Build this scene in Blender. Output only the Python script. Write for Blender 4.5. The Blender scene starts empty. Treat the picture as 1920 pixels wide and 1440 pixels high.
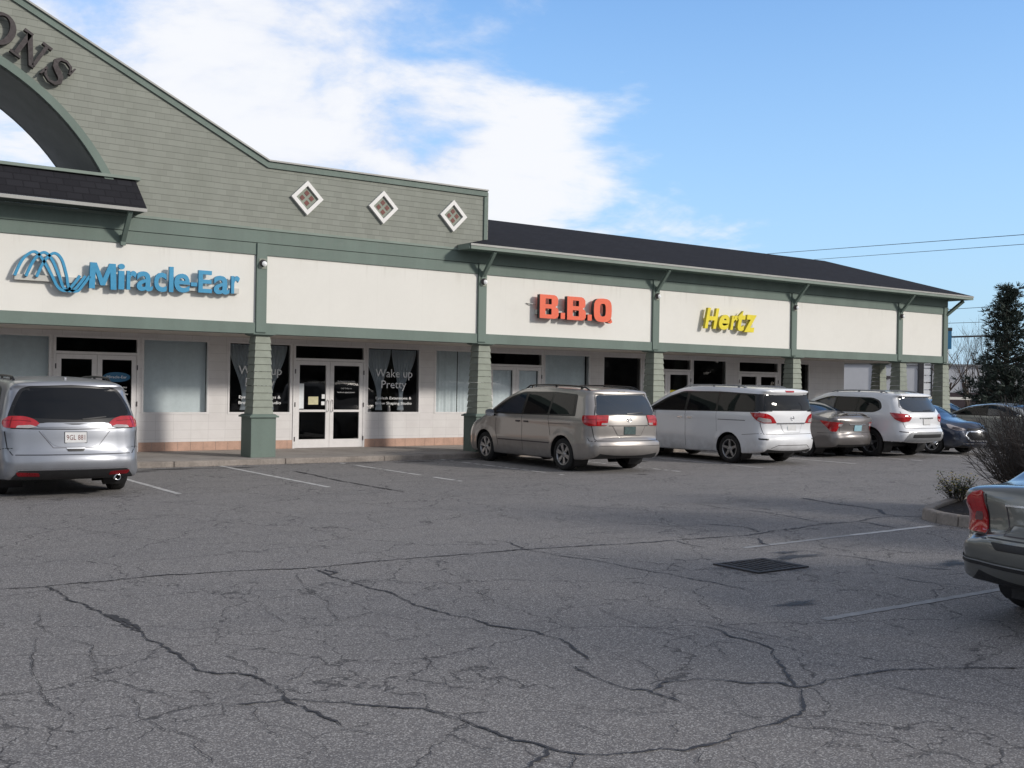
import bpy, bmesh, math, random
import numpy as np
from mathutils import Vector, Matrix, geometry
from mathutils.bvhtree import BVHTree
rad = math.radians
random.seed(7)
SC = bpy.context.scene
COL = SC.collection

# ------------------------------------------------------------------ camera
def make_camera():
    f, yaw, pitch, roll, E = 2044.7, 0.61758, 0.000557, 0.017075, 1.7826
    F = Vector((math.sin(yaw)*math.cos(pitch), math.cos(yaw)*math.cos(pitch), math.sin(pitch)))
    R = Vector((math.cos(yaw), -math.sin(yaw), 0)); U = R.cross(F)
    R2 = R*math.cos(roll)+U*math.sin(roll); U2 = -R*math.sin(roll)+U*math.cos(roll)
    cd = bpy.data.cameras.new('camera'); cd.sensor_width = 36; cd.lens = 36*f/1920
    cd.clip_end = 3000; cd.clip_start = 0.05
    o = bpy.data.objects.new('camera', cd); COL.objects.link(o)
    M = Matrix((R2, U2, -F)).transposed().to_4x4(); M.translation = (0, 0, E)
    o.matrix_world = M; SC.camera = o
make_camera()

# ------------------------------------------------------------------ light
SUN_AZ, SUN_EL = 147.0, 23.5      # heading from +Y clockwise, elevation
sv = Vector((math.sin(rad(SUN_AZ))*math.cos(rad(SUN_EL)), math.cos(rad(SUN_AZ))*math.cos(rad(SUN_EL)), math.sin(rad(SUN_EL))))
sl = bpy.data.lights.new('sun', 'SUN'); sl.energy = 2.75; sl.angle = rad(6.0); sl.color = (1.0, 0.94, 0.86)
so = bpy.data.objects.new('sun', sl); COL.objects.link(so); so.rotation_euler = sv.to_track_quat('Z', 'Y').to_euler(); so.location = (20, -20, 30)
SC.view_settings.view_transform = 'Standard'; SC.view_settings.look = 'None'
SC.view_settings.gamma = 1.0; SC.view_settings.exposure = -0.12

def pix_dir(x, y):
    f, yaw, pitch, roll = 2044.7, 0.61758, 0.000557, 0.017075
    F = Vector((math.sin(yaw)*math.cos(pitch), math.cos(yaw)*math.cos(pitch), math.sin(pitch)))
    R = Vector((math.cos(yaw), -math.sin(yaw), 0)); U = R.cross(F)
    R2 = R*math.cos(roll)+U*math.sin(roll); U2 = -R*math.sin(roll)+U*math.cos(roll)
    return (F+R2*((x-960)/f)+U2*((720-y)/f)).normalized()

class NT:
    def __init__(s, tree): s.t = tree; s.n = tree.nodes; s.l = tree.links
    def new(s, typ, **kw):
        n = s.n.new(typ)
        for k, v in kw.items():
            if k.startswith('_'): setattr(n, k[1:], v)
            else:
                key = k.replace('__', ' ')
                n.inputs[int(key[1:]) if key[0] == 'i' and key[1:].isdigit() else key].default_value = v
        return n
    def link(s, a, b): s.l.new(a, b)
    def math(s, op, a, b=None, c=None, clamp=False):
        n = s.n.new('ShaderNodeMath'); n.operation = op; n.use_clamp = clamp
        for i, v in enumerate((a, b, c)):
            if v is None: continue
            if isinstance(v, (int, float)): n.inputs[i].default_value = v
            else: s.l.new(v, n.inputs[i])
        return n.outputs[0]
    def vmath(s, op, a, b=None):
        n = s.n.new('ShaderNodeVectorMath'); n.operation = op
        for i, v in enumerate((a, b)):
            if v is None: continue
            if isinstance(v, (tuple, list, Vector)): n.inputs[i].default_value = tuple(v)
            else: s.l.new(v, n.inputs[i])
        return n.outputs['Value'] if op == 'DOT_PRODUCT' else n.outputs[0]
    def mix(s, f, a, b, blend='MIX'):
        n = s.n.new('ShaderNodeMix'); n.data_type = 'RGBA'; n.blend_type = blend
        for i, v in ((0, f), (6, a), (7, b)):
            if isinstance(v, (int, float)): n.inputs[i].default_value = v
            elif isinstance(v, (tuple, list)): n.inputs[i].default_value = (*v, 1) if len(v) == 3 else v
            else: s.l.new(v, n.inputs[i])
        return n.outputs[2]
    def noise(s, vec, scale, detail=4, rough=.5, dist=0.0):
        n = s.n.new('ShaderNodeTexNoise'); n.inputs['Scale'].default_value = scale
        n.inputs['Detail'].default_value = detail; n.inputs['Roughness'].default_value = rough
        n.inputs['Distortion'].default_value = dist
        if vec is not None: s.l.new(vec, n.inputs['Vector'])
        return n.outputs['Fac']
    def ramp(s, f, stops, interp='LINEAR'):
        n = s.n.new('ShaderNodeValToRGB'); n.color_ramp.interpolation = interp
        e = n.color_ramp.elements
        while len(e) < len(stops): e.new(0.5)
        for el, (p, c) in zip(e, stops):
            el.position = p; el.color = (c, c, c, 1) if isinstance(c, (int, float)) else (*c, 1)
        s.l.new(f, n.inputs[0]); return n.outputs[0]
    def maprange(s, v, a, b, c=0.0, d=1.0, smooth=True):
        n = s.n.new('ShaderNodeMapRange'); n.interpolation_type = 'SMOOTHSTEP' if smooth else 'LINEAR'
        for i, x in enumerate((v, a, b, c, d)):
            if isinstance(x, (int, float)): n.inputs[i].default_value = x
            else: s.l.new(x, n.inputs[i])
        return n.outputs[0]

def make_world():
    w = bpy.data.worlds.new('World'); SC.world = w; w.use_nodes = True
    t = NT(w.node_tree); t.n.clear()
    out = t.new('ShaderNodeOutputWorld'); bg = t.new('ShaderNodeBackground'); bg.inputs['Strength'].default_value = 0.15
    sky = t.new('ShaderNodeTexSky'); sky.sky_type = 'NISHITA'; sky.sun_disc = False
    sky.sun_elevation = rad(SUN_EL); sky.sun_rotation = rad(SUN_AZ); sky.air_density = 1.0; sky.dust_density = 1.2; sky.ozone_density = 2.2
    tc = t.new('ShaderNodeTexCoord'); d = tc.outputs['Generated']
    sep = t.new('ShaderNodeSeparateXYZ'); t.link(d, sep.inputs[0])
    z = t.math('MAXIMUM', sep.outputs[2], 0.0)
    dome = t.vmath('SCALE', d); dome_n = dome.node
    t.link(t.math('DIVIDE', 1.0, t.math('ADD', z, 0.22)), dome_n.inputs[3])
    # cloud bank: covers the sky to the left of a slanting edge
    a, b = pix_dir(930, 0), pix_dir(1330, 430); nrm = a.cross(b).normalized()
    if nrm.dot(pix_dir(300, 200)) < 0: nrm = -nrm
    side = t.vmath('DOT_PRODUCT', d, nrm)
    big = t.noise(dome, 1.7, 9, .58, .35)
    wob = t.noise(dome, 1.0, 5, .55, .2)
    edge = t.maprange(t.math('ADD', side, t.math('MULTIPLY', t.math('SUBTRACT', wob, .5), .34)), -.16, .16)
    cov = t.math('ADD', t.math('MULTIPLY', edge, .46), t.math('MULTIPLY', big, 1.15))
    tex = t.noise(dome, 3.4, 8, .6, .4)
    cov = t.math('ADD', cov, t.math('MULTIPLY', t.math('SUBTRACT', tex, .5), .55))
    mask = t.maprange(cov, .79, 1.10)
    cl = t.mix(t.maprange(t.math('ADD', t.math('MULTIPLY', big, .6), t.math('MULTIPLY', tex, .4)), .38, .58), (4.9, 5.4, 6.7), (6.9, 7.0, 7.25))
    # the blue of the clear sky, a little paler towards the horizon as the air thickens
    north = t.math('MULTIPLY', t.maprange(sep.outputs[1], -.25, .35), t.maprange(z, .75, .45))
    skyc = t.mix(1.0, sky.outputs[0], t.mix(north, (1.0, 1.05, 1.05), (1.02, 1.46, 1.86)), 'MULTIPLY')
    # thin unseen veil of cloud overhead and south, added to neutralise the blue skylight
    veil = t.math('MULTIPLY', t.math('SUBTRACT', 1.0, north), t.maprange(t.noise(dome, 1.3, 5, .55, .3), .25, .6, .45, .9))
    glow = t.maprange(t.vmath('DOT_PRODUCT', d, tuple(sv)), -.45, .95, .26, 1.62, False)
    vc = t.vmath('SCALE', (3.2, 3.3, 3.65)) if False else t.mix(1.0, (3.25, 3.35, 3.7), glow, 'MULTIPLY')
    skyc = t.mix(veil, skyc, vc)
    hz = t.maprange(z, 0.0, .5, 1.0, 0.0, False)
    skyc = t.mix(t.math('MULTIPLY', t.math('MULTIPLY', t.math('POWER', hz, 1.35), .82), north), skyc, (3.8, 5.25, 6.8))
    col = t.mix(t.math('MULTIPLY', t.math('MULTIPLY', mask, .97), t.math('ADD', .35, t.math('MULTIPLY', north, .65))), skyc, cl)
    t.link(col, bg.inputs[0]); t.link(bg.outputs[0], out.inputs[0])
make_world()

# ------------------------------------------------------------------ helpers
def tag(o, label=None, cat=None, group=None, kind=None):
    if label: o['label'] = label
    if cat: o['category'] = cat
    if group: o['group'] = group
    if kind: o['kind'] = kind
    return o
def empty(name, loc=(0, 0, 0), rz=0.0, label=None, cat=None, group=None):
    o = bpy.data.objects.new(name, None); COL.objects.link(o); o.location = loc; o.rotation_euler = (0, 0, rz)
    o.empty_display_size = .2
    return tag(o, label, cat, group)
class MB:
    def __init__(s): s.v = []; s.f = []; s.m = []; s.s = []
    def add(s, vs, fs, mi=0, smooth=False):
        b = len(s.v); s.v += [tuple(v) for v in vs]
        for f in fs: s.f.append(tuple(b+i for i in f)); s.m.append(mi); s.s.append(smooth)
        return s
    def box(s, x0, x1, y0, y1, z0, z1, mi=0, M=None):
        vs = [(x, y, z) for z in (z0, z1) for y in (y0, y1) for x in (x0, x1)]
        if M is not None: vs = [M @ Vector(v) for v in vs]
        return s.add(vs, [(0, 2, 3, 1), (4, 5, 7, 6), (0, 1, 5, 4), (2, 6, 7, 3), (0, 4, 6, 2), (1, 3, 7, 5)], mi)
    def frustum(s, cx, cy, z0, z1, a0, a1, b0=None, b1=None, mi=0):
        b0 = a0 if b0 is None else b0; b1 = a1 if b1 is None else b1
        vs = [(cx-a0, cy-b0, z0), (cx+a0, cy-b0, z0), (cx+a0, cy+b0, z0), (cx-a0, cy+b0, z0),
              (cx-a1, cy-b1, z1), (cx+a1, cy-b1, z1), (cx+a1, cy+b1, z1), (cx-a1, cy+b1, z1)]
        return s.add(vs, [(3, 2, 1, 0), (4, 5, 6, 7), (0, 1, 5, 4), (1, 2, 6, 5), (2, 3, 7, 6), (3, 0, 4, 7)], mi)
    def beam(s, p, q, w, h, up=(0, 0, 1), mi=0):
        p, q = Vector(p), Vector(q); d = (q-p).normalized(); u = Vector(up); r = d.cross(u).normalized(); u = r.cross(d)
        vs = []
        for c in (p, q):
            for a, b in ((-1, -1), (1, -1), (1, 1), (-1, 1)): vs.append(c+r*(a*w/2)+u*(b*h/2))
        return s.add(vs, [(3, 2, 1, 0), (4, 5, 6, 7), (0, 1, 5, 4), (1, 2, 6, 5), (2, 3, 7, 6), (3, 0, 4, 7)], mi)
    def prism(s, poly, y0, y1, mi=0):      # polygon in (x, z), extruded along y
        n = len(poly); ar = sum(poly[i][0]*poly[(i+1) % n][1]-poly[(i+1) % n][0]*poly[i][1] for i in range(n))
        if ar < 0: poly = poly[::-1]
        vs = [(x, y0, z) for x, z in poly]+[(x, y1, z) for x, z in poly]
        tris = geometry.tessellate_polygon([[Vector((x, z, 0)) for x, z in poly]])
        fs = []
        for t in tris:
            a, b, c = t; (x0, z0), (x1, z1), (x2, z2) = poly[a], poly[b], poly[c]
            if (x1-x0)*(z2-z0)-(x2-x0)*(z1-z0) < 0: a, c = c, a
            fs.append((a, b, c)); fs.append((c+n, b+n, a+n))
        for i in range(n): j = (i+1) % n; fs.append((i, i+n, j+n, j))
        return s.add(vs, fs, mi)
    def tube(s, pts, r, seg=8, mi=0, caps=True, smooth=True):
        pts = [Vector(p) for p in pts]; n = len(pts); rr = r if isinstance(r, (list, tuple)) else [r]*n
        vs = []; ref = None
        for i, p in enumerate(pts):
            d = (pts[min(i+1, n-1)]-pts[max(i-1, 0)]).normalized()
            if ref is None: ref = Vector((0, 0, 1)) if abs(d.z) < .9 else Vector((1, 0, 0))
            a = d.cross(ref).normalized(); b = d.cross(a); ref = -b if False else ref
            for k in range(seg):
                t = 2*math.pi*k/seg; vs.append(p+(a*math.cos(t)+b*math.sin(t))*rr[i])
        fs = [(i*seg+k, (i+1)*seg+k, (i+1)*seg+(k+1) % seg, i*seg+(k+1) % seg) for i in range(n-1) for k in range(seg)]
        if caps: fs += [tuple(range(seg)), tuple(range((n-1)*seg, n*seg))[::-1]]
        return s.add(vs, fs, mi, smooth)
    def lathe(s, prof, c, axis='z', seg=24, mi=0, smooth=True, a0=0.0, a1=2*math.pi):   # prof = [(r, h)]
        vs = []; n = len(prof); full = abs(a1-a0-2*math.pi) < 1e-6; m = seg if full else seg+1
        for k in range(m):
            t = a0+(a1-a0)*k/seg
            for r, h in prof:
                p = (r*math.cos(t), r*math.sin(t), h)
                if axis == 'y': p = (r*math.cos(t), h, r*math.sin(t))
                if axis == 'x': p = (h, r*math.cos(t), r*math.sin(t))
                vs.append((c[0]+p[0], c[1]+p[1], c[2]+p[2]))
        fs = []
        for k in range(seg):
            k2 = (k+1) % m
            for i in range(n-1): fs.append((k*n+i, k2*n+i, k2*n+i+1, k*n+i+1))
        return s.add(vs, fs, mi, smooth)
    def build(s, name, mats, parent=None, recalc=False, bevel=0.0):
        me = bpy.data.meshes.new(name); me.from_pydata(s.v, [], s.f)
        if not isinstance(mats, (list, tuple)): mats = [mats]
        for m in mats: me.materials.append(m)
        me.polygons.foreach_set('material_index', s.m); me.polygons.foreach_set('use_smooth', s.s)
        if recalc:
            bm = bmesh.new(); bm.from_mesh(me); bmesh.ops.recalc_face_normals(bm, faces=bm.faces); bm.to_mesh(me); bm.free()
        me.update()
        o = bpy.data.objects.new(name, me); COL.objects.link(o)
        if parent: o.parent = parent
        if bevel:
            md = o.modifiers.new('bevel', 'BEVEL'); md.width = bevel; md.segments = 2; md.limit_method = 'ANGLE'
        return o

# ------------------------------------------------------------------ materials
MATS = {}
def bsdf(name, base, rough=.6, metal=0.0, spec=.5, coat=0.0, **kw):
    m = bpy.data.materials.new(name); m.use_nodes = True; t = NT(m.node_tree); b = t.n['Principled BSDF']
    b.inputs['Base Color'].default_value = (*base, 1); b.inputs['Roughness'].default_value = rough
    b.inputs['Metallic'].default_value = metal; b.inputs['Specular IOR Level'].default_value = spec
    b.inputs['Coat Weight'].default_value = coat; b.inputs['Coat Roughness'].default_value = .04
    MATS[name] = m; return m, t, b
def objco(t): return t.new('ShaderNodeTexCoord').outputs['Object']
def varied(name, base, rough=.6, var=.12, scale=3.0, bump=0.0, bscale=60.0, streak=False, **kw):
    """base colour with uneven weathering; streak stretches it downwards"""
    m, t, b = bsdf(name, base, rough, **kw); co = objco(t)
    v = co
    if streak: v = t.vmath('MULTIPLY', co, (1.0, 1.0, .12))
    n1 = t.noise(v, scale, 6, .6); n2 = t.noise(co, scale*9, 4, .6)
    f = t.math('ADD', t.math('MULTIPLY', n1, .65), t.math('MULTIPLY', n2, .35))
    dk = tuple(c*(1-var*1.3) for c in base); lt = tuple(min(1, c*(1+var)) for c in base)
    t.link(t.mix(t.maprange(f, .3, .7), dk, lt), b.inputs['Base Color'])
    t.link(t.maprange(n2, .3, .7, rough*.85, min(1, rough*1.15)), b.inputs['Roughness'])
    if bump:
        bp = t.new('ShaderNodeBump'); bp.inputs['Strength'].default_value = bump; bp.inputs['Distance'].default_value = .01
        t.link(t.noise(co, bscale, 3), bp.inputs['Height']); t.link(bp.outputs[0], b.inputs['Normal'])
    return m

def mat_asphalt():
    m, t, b = bsdf('asphalt', (.2, .2, .2), .93, spec=.25); co = objco(t)
    big = t.noise(co, .22, 5, .6); mid = t.noise(co, 1.6, 5, .62); agg = t.noise(co, 95, 2, .7); agg2 = t.noise(co, 38, 3, .7)
    vor = t.new('ShaderNodeTexVoronoi', Scale=120.0); t.link(co, vor.inputs['Vector'])
    sp = t.new('ShaderNodeSeparateColor'); t.link(vor.outputs['Color'], sp.inputs[0])
    stone = t.maprange(sp.outputs[0], .55, 1.0)
    c = t.mix(t.maprange(big, .3, .7), (.196, .183, .178), (.243, .226, .215))
    c = t.mix(t.math('MULTIPLY', t.maprange(mid, .35, .75), .5), c, (.172, .164, .166))
    c = t.mix(t.math('MULTIPLY', t.maprange(agg2, .38, .62), .5), c, (.145, .142, .146))
    c = t.mix(t.math('MULTIPLY', stone, .85), c, (.50, .48, .46))
    c = t.mix(t.math('MULTIPLY', t.maprange(agg, .50, .66), .8), c, (.07, .069, .075))
    # hairline cracks: distorted cell edges, only where the surface is worn
    dv = t.new('ShaderNodeVectorMath', _operation='ADD'); nz = t.new('ShaderNodeTexNoise', Scale=2.2, Detail=8.0, Roughness=.57); t.link(co, nz.inputs['Vector'])
    sc = t.new('ShaderNodeVectorMath', _operation='SCALE'); sc.inputs[3].default_value = .55; t.link(nz.outputs['Color'], sc.inputs[0])
    t.link(co, dv.inputs[0]); t.link(sc.outputs[0], dv.inputs[1])
    def cracks(scale, w, lo, hi, nsc, blo, bhi, seed):
        vv = t.vmath('ADD', dv.outputs[0], (seed, seed*.7, 0))
        v = t.new('ShaderNodeTexVoronoi', _feature='DISTANCE_TO_EDGE', Scale=scale); t.link(vv, v.inputs['Vector'])
        wv = t.math('MULTIPLY', t.maprange(t.noise(co, 9.0, 3, .7), .3, .7, .35, 1.5), w)
        line = t.maprange(v.outputs['Distance'], 0.0, wv, 1.0, 0.0)
        gate = t.maprange(t.noise(t.vmath('ADD', co, (seed*3, 1.0, 0)), nsc, 3, .6), lo, hi)
        brk = t.maprange(t.noise(co, 4.5, 4, .65), blo, bhi)
        return t.math('MULTIPLY', t.math('MULTIPLY', line, gate), brk)
    cr = t.math('MAXIMUM', cracks(.62, .0085, .30, .42, .3, .30, .46, 0.0), t.math('MULTIPLY', cracks(1.5, .013, .40, .52, .45, .38, .52, 7.0), .9))
    cr = t.math('MAXIMUM', cr, t.math('MULTIPLY', cracks(3.3, .017, .53, .62, .5, .45, .56, 3.0), .6))
    c = t.mix(t.math('MULTIPLY', cr, .74), c, (.04, .039, .043))
    # oil drips and worn stains
    st = t.maprange(t.noise(co, .55, 4, .55, .6), .64, .74)
    c = t.mix(t.math('MULTIPLY', st, .35), c, (.10, .098, .10))
    # seal-coat remnant: faint long wheel streaks along the lane
    vs = t.vmath('MULTIPLY', co, (.25, 2.0, 1.0)); c = t.mix(t.math('MULTIPLY', t.maprange(t.noise(vs, .9, 4, .6), .45, .75), .22), c, (.13, .128, .132))
    t.link(c, b.inputs['Base Color'])
    bp = t.new('ShaderNodeBump'); bp.inputs['Strength'].default_value = .55; bp.inputs['Distance'].default_value = .006
    h = t.math('ADD', agg, t.math('MULTIPLY', agg2, .6)); h = t.math('SUBTRACT', h, t.math('MULTIPLY', cr, 1.2))
    t.link(h, bp.inputs['Height']); t.link(bp.outputs[0], b.inputs['Normal'])
    return m
def mat_shingle(name, base, course, z0, joint=.19, dark=.66):
    """painted cedar shingles: shadow gap under each course, butt joints between shingles, per-shingle tint"""
    m, t, b = bsdf(name, base, .8, spec=.3); co = objco(t); sp = t.new('ShaderNodeSeparateXYZ'); t.link(co, sp.inputs[0])
    hx = t.math('ADD', sp.outputs[0], t.math('MULTIPLY', sp.outputs[1], 1.0))
    zz = t.math('DIVIDE', t.math('SUBTRACT', sp.outputs[2], z0), course)
    wav = t.math('MULTIPLY', t.math('SUBTRACT', t.noise(co, 1.2, 2), .5), .18); zz = t.math('ADD', zz, wav)
    row = t.math('FLOOR', zz); fr = t.math('SUBTRACT', zz, row)
    xs = t.math('ADD', t.math('DIVIDE', hx, joint), t.math('MULTIPLY', row, .37))
    cm = t.new('ShaderNodeCombineXYZ'); t.link(t.math('FLOOR', xs), cm.inputs[0]); t.link(row, cm.inputs[1])
    wn = t.new('ShaderNodeTexWhiteNoise', _noise_dimensions='2D'); t.link(cm.outputs[0], wn.inputs['Vector'])
    fx = t.math('FRACT', xs); jx = t.math('MULTIPLY', t.maprange(fx, .0, .07, 1.0, 0.0), t.maprange(t.noise(co, 2.0, 2), .38, .55))
    tint = wn.outputs['Value']
    c = t.mix(tint, tuple(x*.93 for x in base), tuple(x*1.05 for x in base))
    n1 = t.noise(t.vmath('MULTIPLY', co, (1, 1, .3)), 1.3, 5, .6)
    c = t.mix(t.math('MULTIPLY', t.maprange(n1, .4, .75), .3), c, (base[0]*.72, base[1]*.74, base[2]*.7))
    gap = t.maprange(fr, .0, .13, 1.0, 0.0)
    c = t.mix(t.math('MAXIMUM', t.math('MULTIPLY', gap, dark), t.math('MULTIPLY', jx, .30)), c, tuple(x*.35 for x in base))
    t.link(c, b.inputs['Base Color'])
    bp = t.new('ShaderNodeBump'); bp.inputs['Strength'].default_value = .6; bp.inputs['Distance'].default_value = .012
    t.link(t.math('ADD', t.math('SUBTRACT', 1.0, fr), t.math('MULTIPLY', t.noise(co, 90, 2), .1)), bp.inputs['Height']); t.link(bp.outputs[0], b.inputs['Normal'])
    return m
def mat_roof():
    m, t, b = bsdf('roof_shingle', (.03, .03, .034), .95, spec=.2); co = objco(t)
    br = t.new('ShaderNodeTexBrick', Scale=1.0, Mortar__Size=.012, Brick__Width=.3, Row__Height=.14, Bias=0.0)
    br.inputs['Color1'].default_value = (.017, .017, .021, 1); br.inputs['Color2'].default_value = (.024, .024, .029, 1); br.inputs['Mortar'].default_value = (.012, .012, .015, 1)
    t.link(co, br.inputs['Vector'])
    c = t.mix(t.math('MULTIPLY', t.maprange(t.noise(co, 160, 2), .4, .7), .4), br.outputs[0], (.042, .041, .048))
    t.link(c, b.inputs['Base Color'])
    bp = t.new('ShaderNodeBump'); bp.inputs['Strength'].default_value = .5; bp.inputs['Distance'].default_value = .01
    t.link(br.outputs['Fac'], bp.inputs['Height']); bp.invert = True; t.link(bp.outputs[0], b.inputs['Normal'])
    return m
def mat_block():
    m, t, b = bsdf('painted_block', (.76, .735, .73), .7, spec=.35); co = objco(t)
    mp = t.new('ShaderNodeMapping'); mp.inputs['Rotation'].default_value = (rad(90), 0, 0); t.link(co, mp.inputs[0])
    br = t.new('ShaderNodeTexBrick', Scale=1.0, Mortar__Size=.004, Brick__Width=.41, Row__Height=.2, Bias=0.0)
    br.offset = 0.0
    br.inputs['Color1'].default_value = (.76, .735, .73, 1); br.inputs['Color2'].default_value = (.78, .76, .75, 1); br.inputs['Mortar'].default_value = (.62, .60, .59, 1)
    t.link(mp.outputs[0], br.inputs['Vector'])
    c = t.mix(t.math('MULTIPLY', t.maprange(t.noise(co, 1.5, 5, .6), .4, .7), .18), br.outputs[0], (.42, .39, .37))
    t.link(c, b.inputs['Base Color'])
    bp = t.new('ShaderNodeBump'); bp.inputs['Strength'].default_value = .3; bp.inputs['Distance'].default_value = .006
    t.link(br.outputs['Fac'], bp.inputs['Height']); bp.invert = True; t.link(bp.outputs[0], b.inputs['Normal'])
    return m
def mat_glass(name, tint=(.9, .92, .92), mirror=(1, 1, 1)):
    m = bpy.data.materials.new(name); m.use_nodes = True; t = NT(m.node_tree); t.n.clear()
    out = t.new('ShaderNodeOutputMaterial'); tr = t.new('ShaderNodeBsdfTransparent'); gl = t.new('ShaderNodeBsdfGlossy')
    tr.inputs[0].default_value = (*tint, 1); gl.inputs[0].default_value = (*mirror, 1); gl.inputs['Roughness'].default_value = .015
    fr = t.new('ShaderNodeFresnel', IOR=1.5); mx = t.new('ShaderNodeMixShader')
    bp = t.new('ShaderNodeBump'); bp.inputs['Strength'].default_value = .04; bp.inputs['Distance'].default_value = .05
    t.link(t.noise(objco(t), 1.1, 2), bp.inputs['Height']); t.link(bp.outputs[0], gl.inputs['Normal'])
    t.link(fr.outputs[0], mx.inputs[0]); t.link(tr.outputs[0], mx.inputs[1]); t.link(gl.outputs[0], mx.inputs[2]); t.link(mx.outputs[0], out.inputs[0])
    MATS[name] = m; return m
def mat_paint(name, base, metal=.55, rough=.34, flake=.06, coat=1.0):
    m, t, b = bsdf(name, base, rough, metal=metal, coat=coat); co = objco(t)
    n = t.noise(co, 900, 1); d = t.noise(co, 2.2, 5, .6)
    c = t.mix(n, tuple(x*(1-flake) for x in base), tuple(min(1, x*(1+flake)) for x in base))
    sp = t.new('ShaderNodeSeparateXYZ'); t.link(co, sp.inputs[0])
    low = t.math('MULTIPLY', t.maprange(sp.outputs[2], .75, .25), t.maprange(d, .3, .7))   # road dust on the sills
    c = t.mix(t.math('MULTIPLY', low, .45), c, (.16, .15, .135))
    t.link(c, b.inputs['Base Color']); t.link(t.maprange(d, .3, .7, .03, .10), b.inputs['Coat Roughness'])
    return m
mat_asphalt()
varied('concrete', (.34, .31, .285), .9, .16, 1.4, .4, 70, spec=.3)
varied('kerb_concrete', (.30, .265, .235), .9, .25, 3.0, .6, 50, spec=.3)
varied('line_paint_faded', (.31, .31, .315), .85, .2, 6.0, spec=.25)
varied('line_paint', (.55, .54, .53), .8, .25, 6.0, spec=.3)
varied('tar', (.050, .048, .052), .7, .25, 8.0, spec=.35)
varied('mulch', (.035, .026, .02), .95, .5, 14.0, 1.0, 40, spec=.2)
mat_shingle('siding', (.272, .285, .250), .128, 5.07)
varied('siding_board', (.29, .315, .265), .75, .1, 5.0, .3, 60, spec=.3)
varied('green_trim', (.150, .198, .172), .6, .10, 1.6, .15, 40, streak=True, spec=.35)
varied('green_fascia', (.22, .27, .235), .6, .10, 2.0, spec=.35)
varied('drip_edge', (.36, .36, .34), .45, .1, 3.0, spec=.5)
varied('dark_joint', (.035, .05, .042), .8, .2, 5.0)
varied('sign_panel', (.78, .765, .715), .65, .02, .7, .08, 30, streak=False, spec=.3)
def panel_seams():
    m = MATS['sign_panel']; t = NT(m.node_tree); b = t.n['Principled BSDF']; src = b.inputs['Base Color'].links[0].from_socket; co = objco(t)
    sp = t.new('ShaderNodeSeparateXYZ'); t.link(co, sp.inputs[0])
    fx = t.math('FRACT', t.math('DIVIDE', t.math('ADD', sp.outputs[0], 40.33), 1.22)); seam = t.math('MULTIPLY', t.maprange(fx, .0, .008, 1.0, 0.0), .16)
    drip = t.noise(t.vmath('MULTIPLY', co, (9, 1, .5)), 1.0, 4, .6); top = t.maprange(sp.outputs[2], 4.0, 4.5)
    dirt = t.math('MULTIPLY', t.math('MULTIPLY', t.maprange(drip, .52, .75), top), .22)
    ghost = t.math('MULTIPLY', t.maprange(t.noise(co, .9, 5, .6), .5, .7), .07)
    c = t.mix(t.math('MAXIMUM', t.math('MAXIMUM', seam, dirt), ghost), src, (.45, .42, .36)); t.link(c, b.inputs['Base Color'])
panel_seams()
varied('soffit_beige', (.55, .50, .45), .8, .12, 2.0)
varied('soffit_green', (.10, .15, .125), .8, .1, 2.0)
varied('arch_soffit', (.19, .185, .175), .8, .12, 1.5)
varied('white_frame', (.78, .76, .755), .4, .06, 4.0, spec=.5)
varied('white_paint', (.78, .77, .75), .5, .05, 3.0)
varied('tile_base', (.52, .33, .25), .6, .14, 4.0)
varied('tile_grout', (.45, .40, .36), .8, .1, 9.0)
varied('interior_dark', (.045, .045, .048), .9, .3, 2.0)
varied('shade_cloth', (.84, .88, .90), .9, .08, 1.2, streak=True)
varied('paper_white', (.84, .88, .90), .9, .08, 2.0)
mat_roof(); mat_block()
mat_glass('store_glass', (.88, .91, .91))
bsdf('car_glass', (.005, .006, .008), .03, spec=.34)
bsdf('car_glass_blue', (.012, .024, .042), .04, spec=.8)
bsdf('black_trim', (.012, .012, .013), .35, spec=.5)
varied('black_plastic', (.018, .018, .019), .55, .2, 6.0)
varied('tyre_rubber', (.022, .021, .021), .85, .3, 9.0, .3, 60)
varied('alloy', (.42, .42, .43), .35, .1, 9.0, metal=.9)
bsdf('chrome', (.78, .79, .81), .22, metal=1.0)
varied('lens_red', (.42, .006, .01), .12, .25, 9.0, coat=1.0)
varied('lens_smoke', (.16, .07, .07), .3, .3, 40.0)
varied('lens_dark', (.16, .004, .008), .3, .2, 9.0)
varied('lens_clear', (.40, .36, .36), .15, .15, 12.0, coat=1.0)
varied('plate_white', (.68, .68, .68), .5, .05, 9.0)
varied('plate_blue', (.30, .50, .58), .5, .1, 9.0)
varied('plate_dark', (.05, .09, .09), .5, .3, 20.0)
varied('blue_letter', (.03, .28, .50), .4, .06, 2.0, spec=.5)
varied('blue_letter_side', (.035, .20, .36), .5, .06, 2.0)
varied('orange_letter', (.82, .125, .05), .45, .06, 3.0)
varied('black_return', (.02, .02, .022), .5, .2, 3.0)
varied('yellow_letter', (.80, .66, .02), .45, .05, 3.0)
varied('yellow_return', (.55, .46, .02), .5, .05, 3.0)
varied('bronze_letter', (.035, .026, .028), .6, .2, 3.0)
varied('raceway', (.55, .54, .50), .6, .08, 3.0)
varied('red_brown', (.16, .045, .035), .6, .2, 5.0)
varied('vinyl_white', (.88, .89, .89), .5, .03, 5.0)
varied('vinyl_blue', (.02, .14, .28), .4, .05, 5.0)
varied('lamp_dark', (.06, .05, .055), .5, .2, 8.0)
varied('galvanised', (.30, .31, .32), .5, .15, 5.0, metal=.4)
varied('iron', (.035, .032, .034), .7, .3, 12.0)
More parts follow.
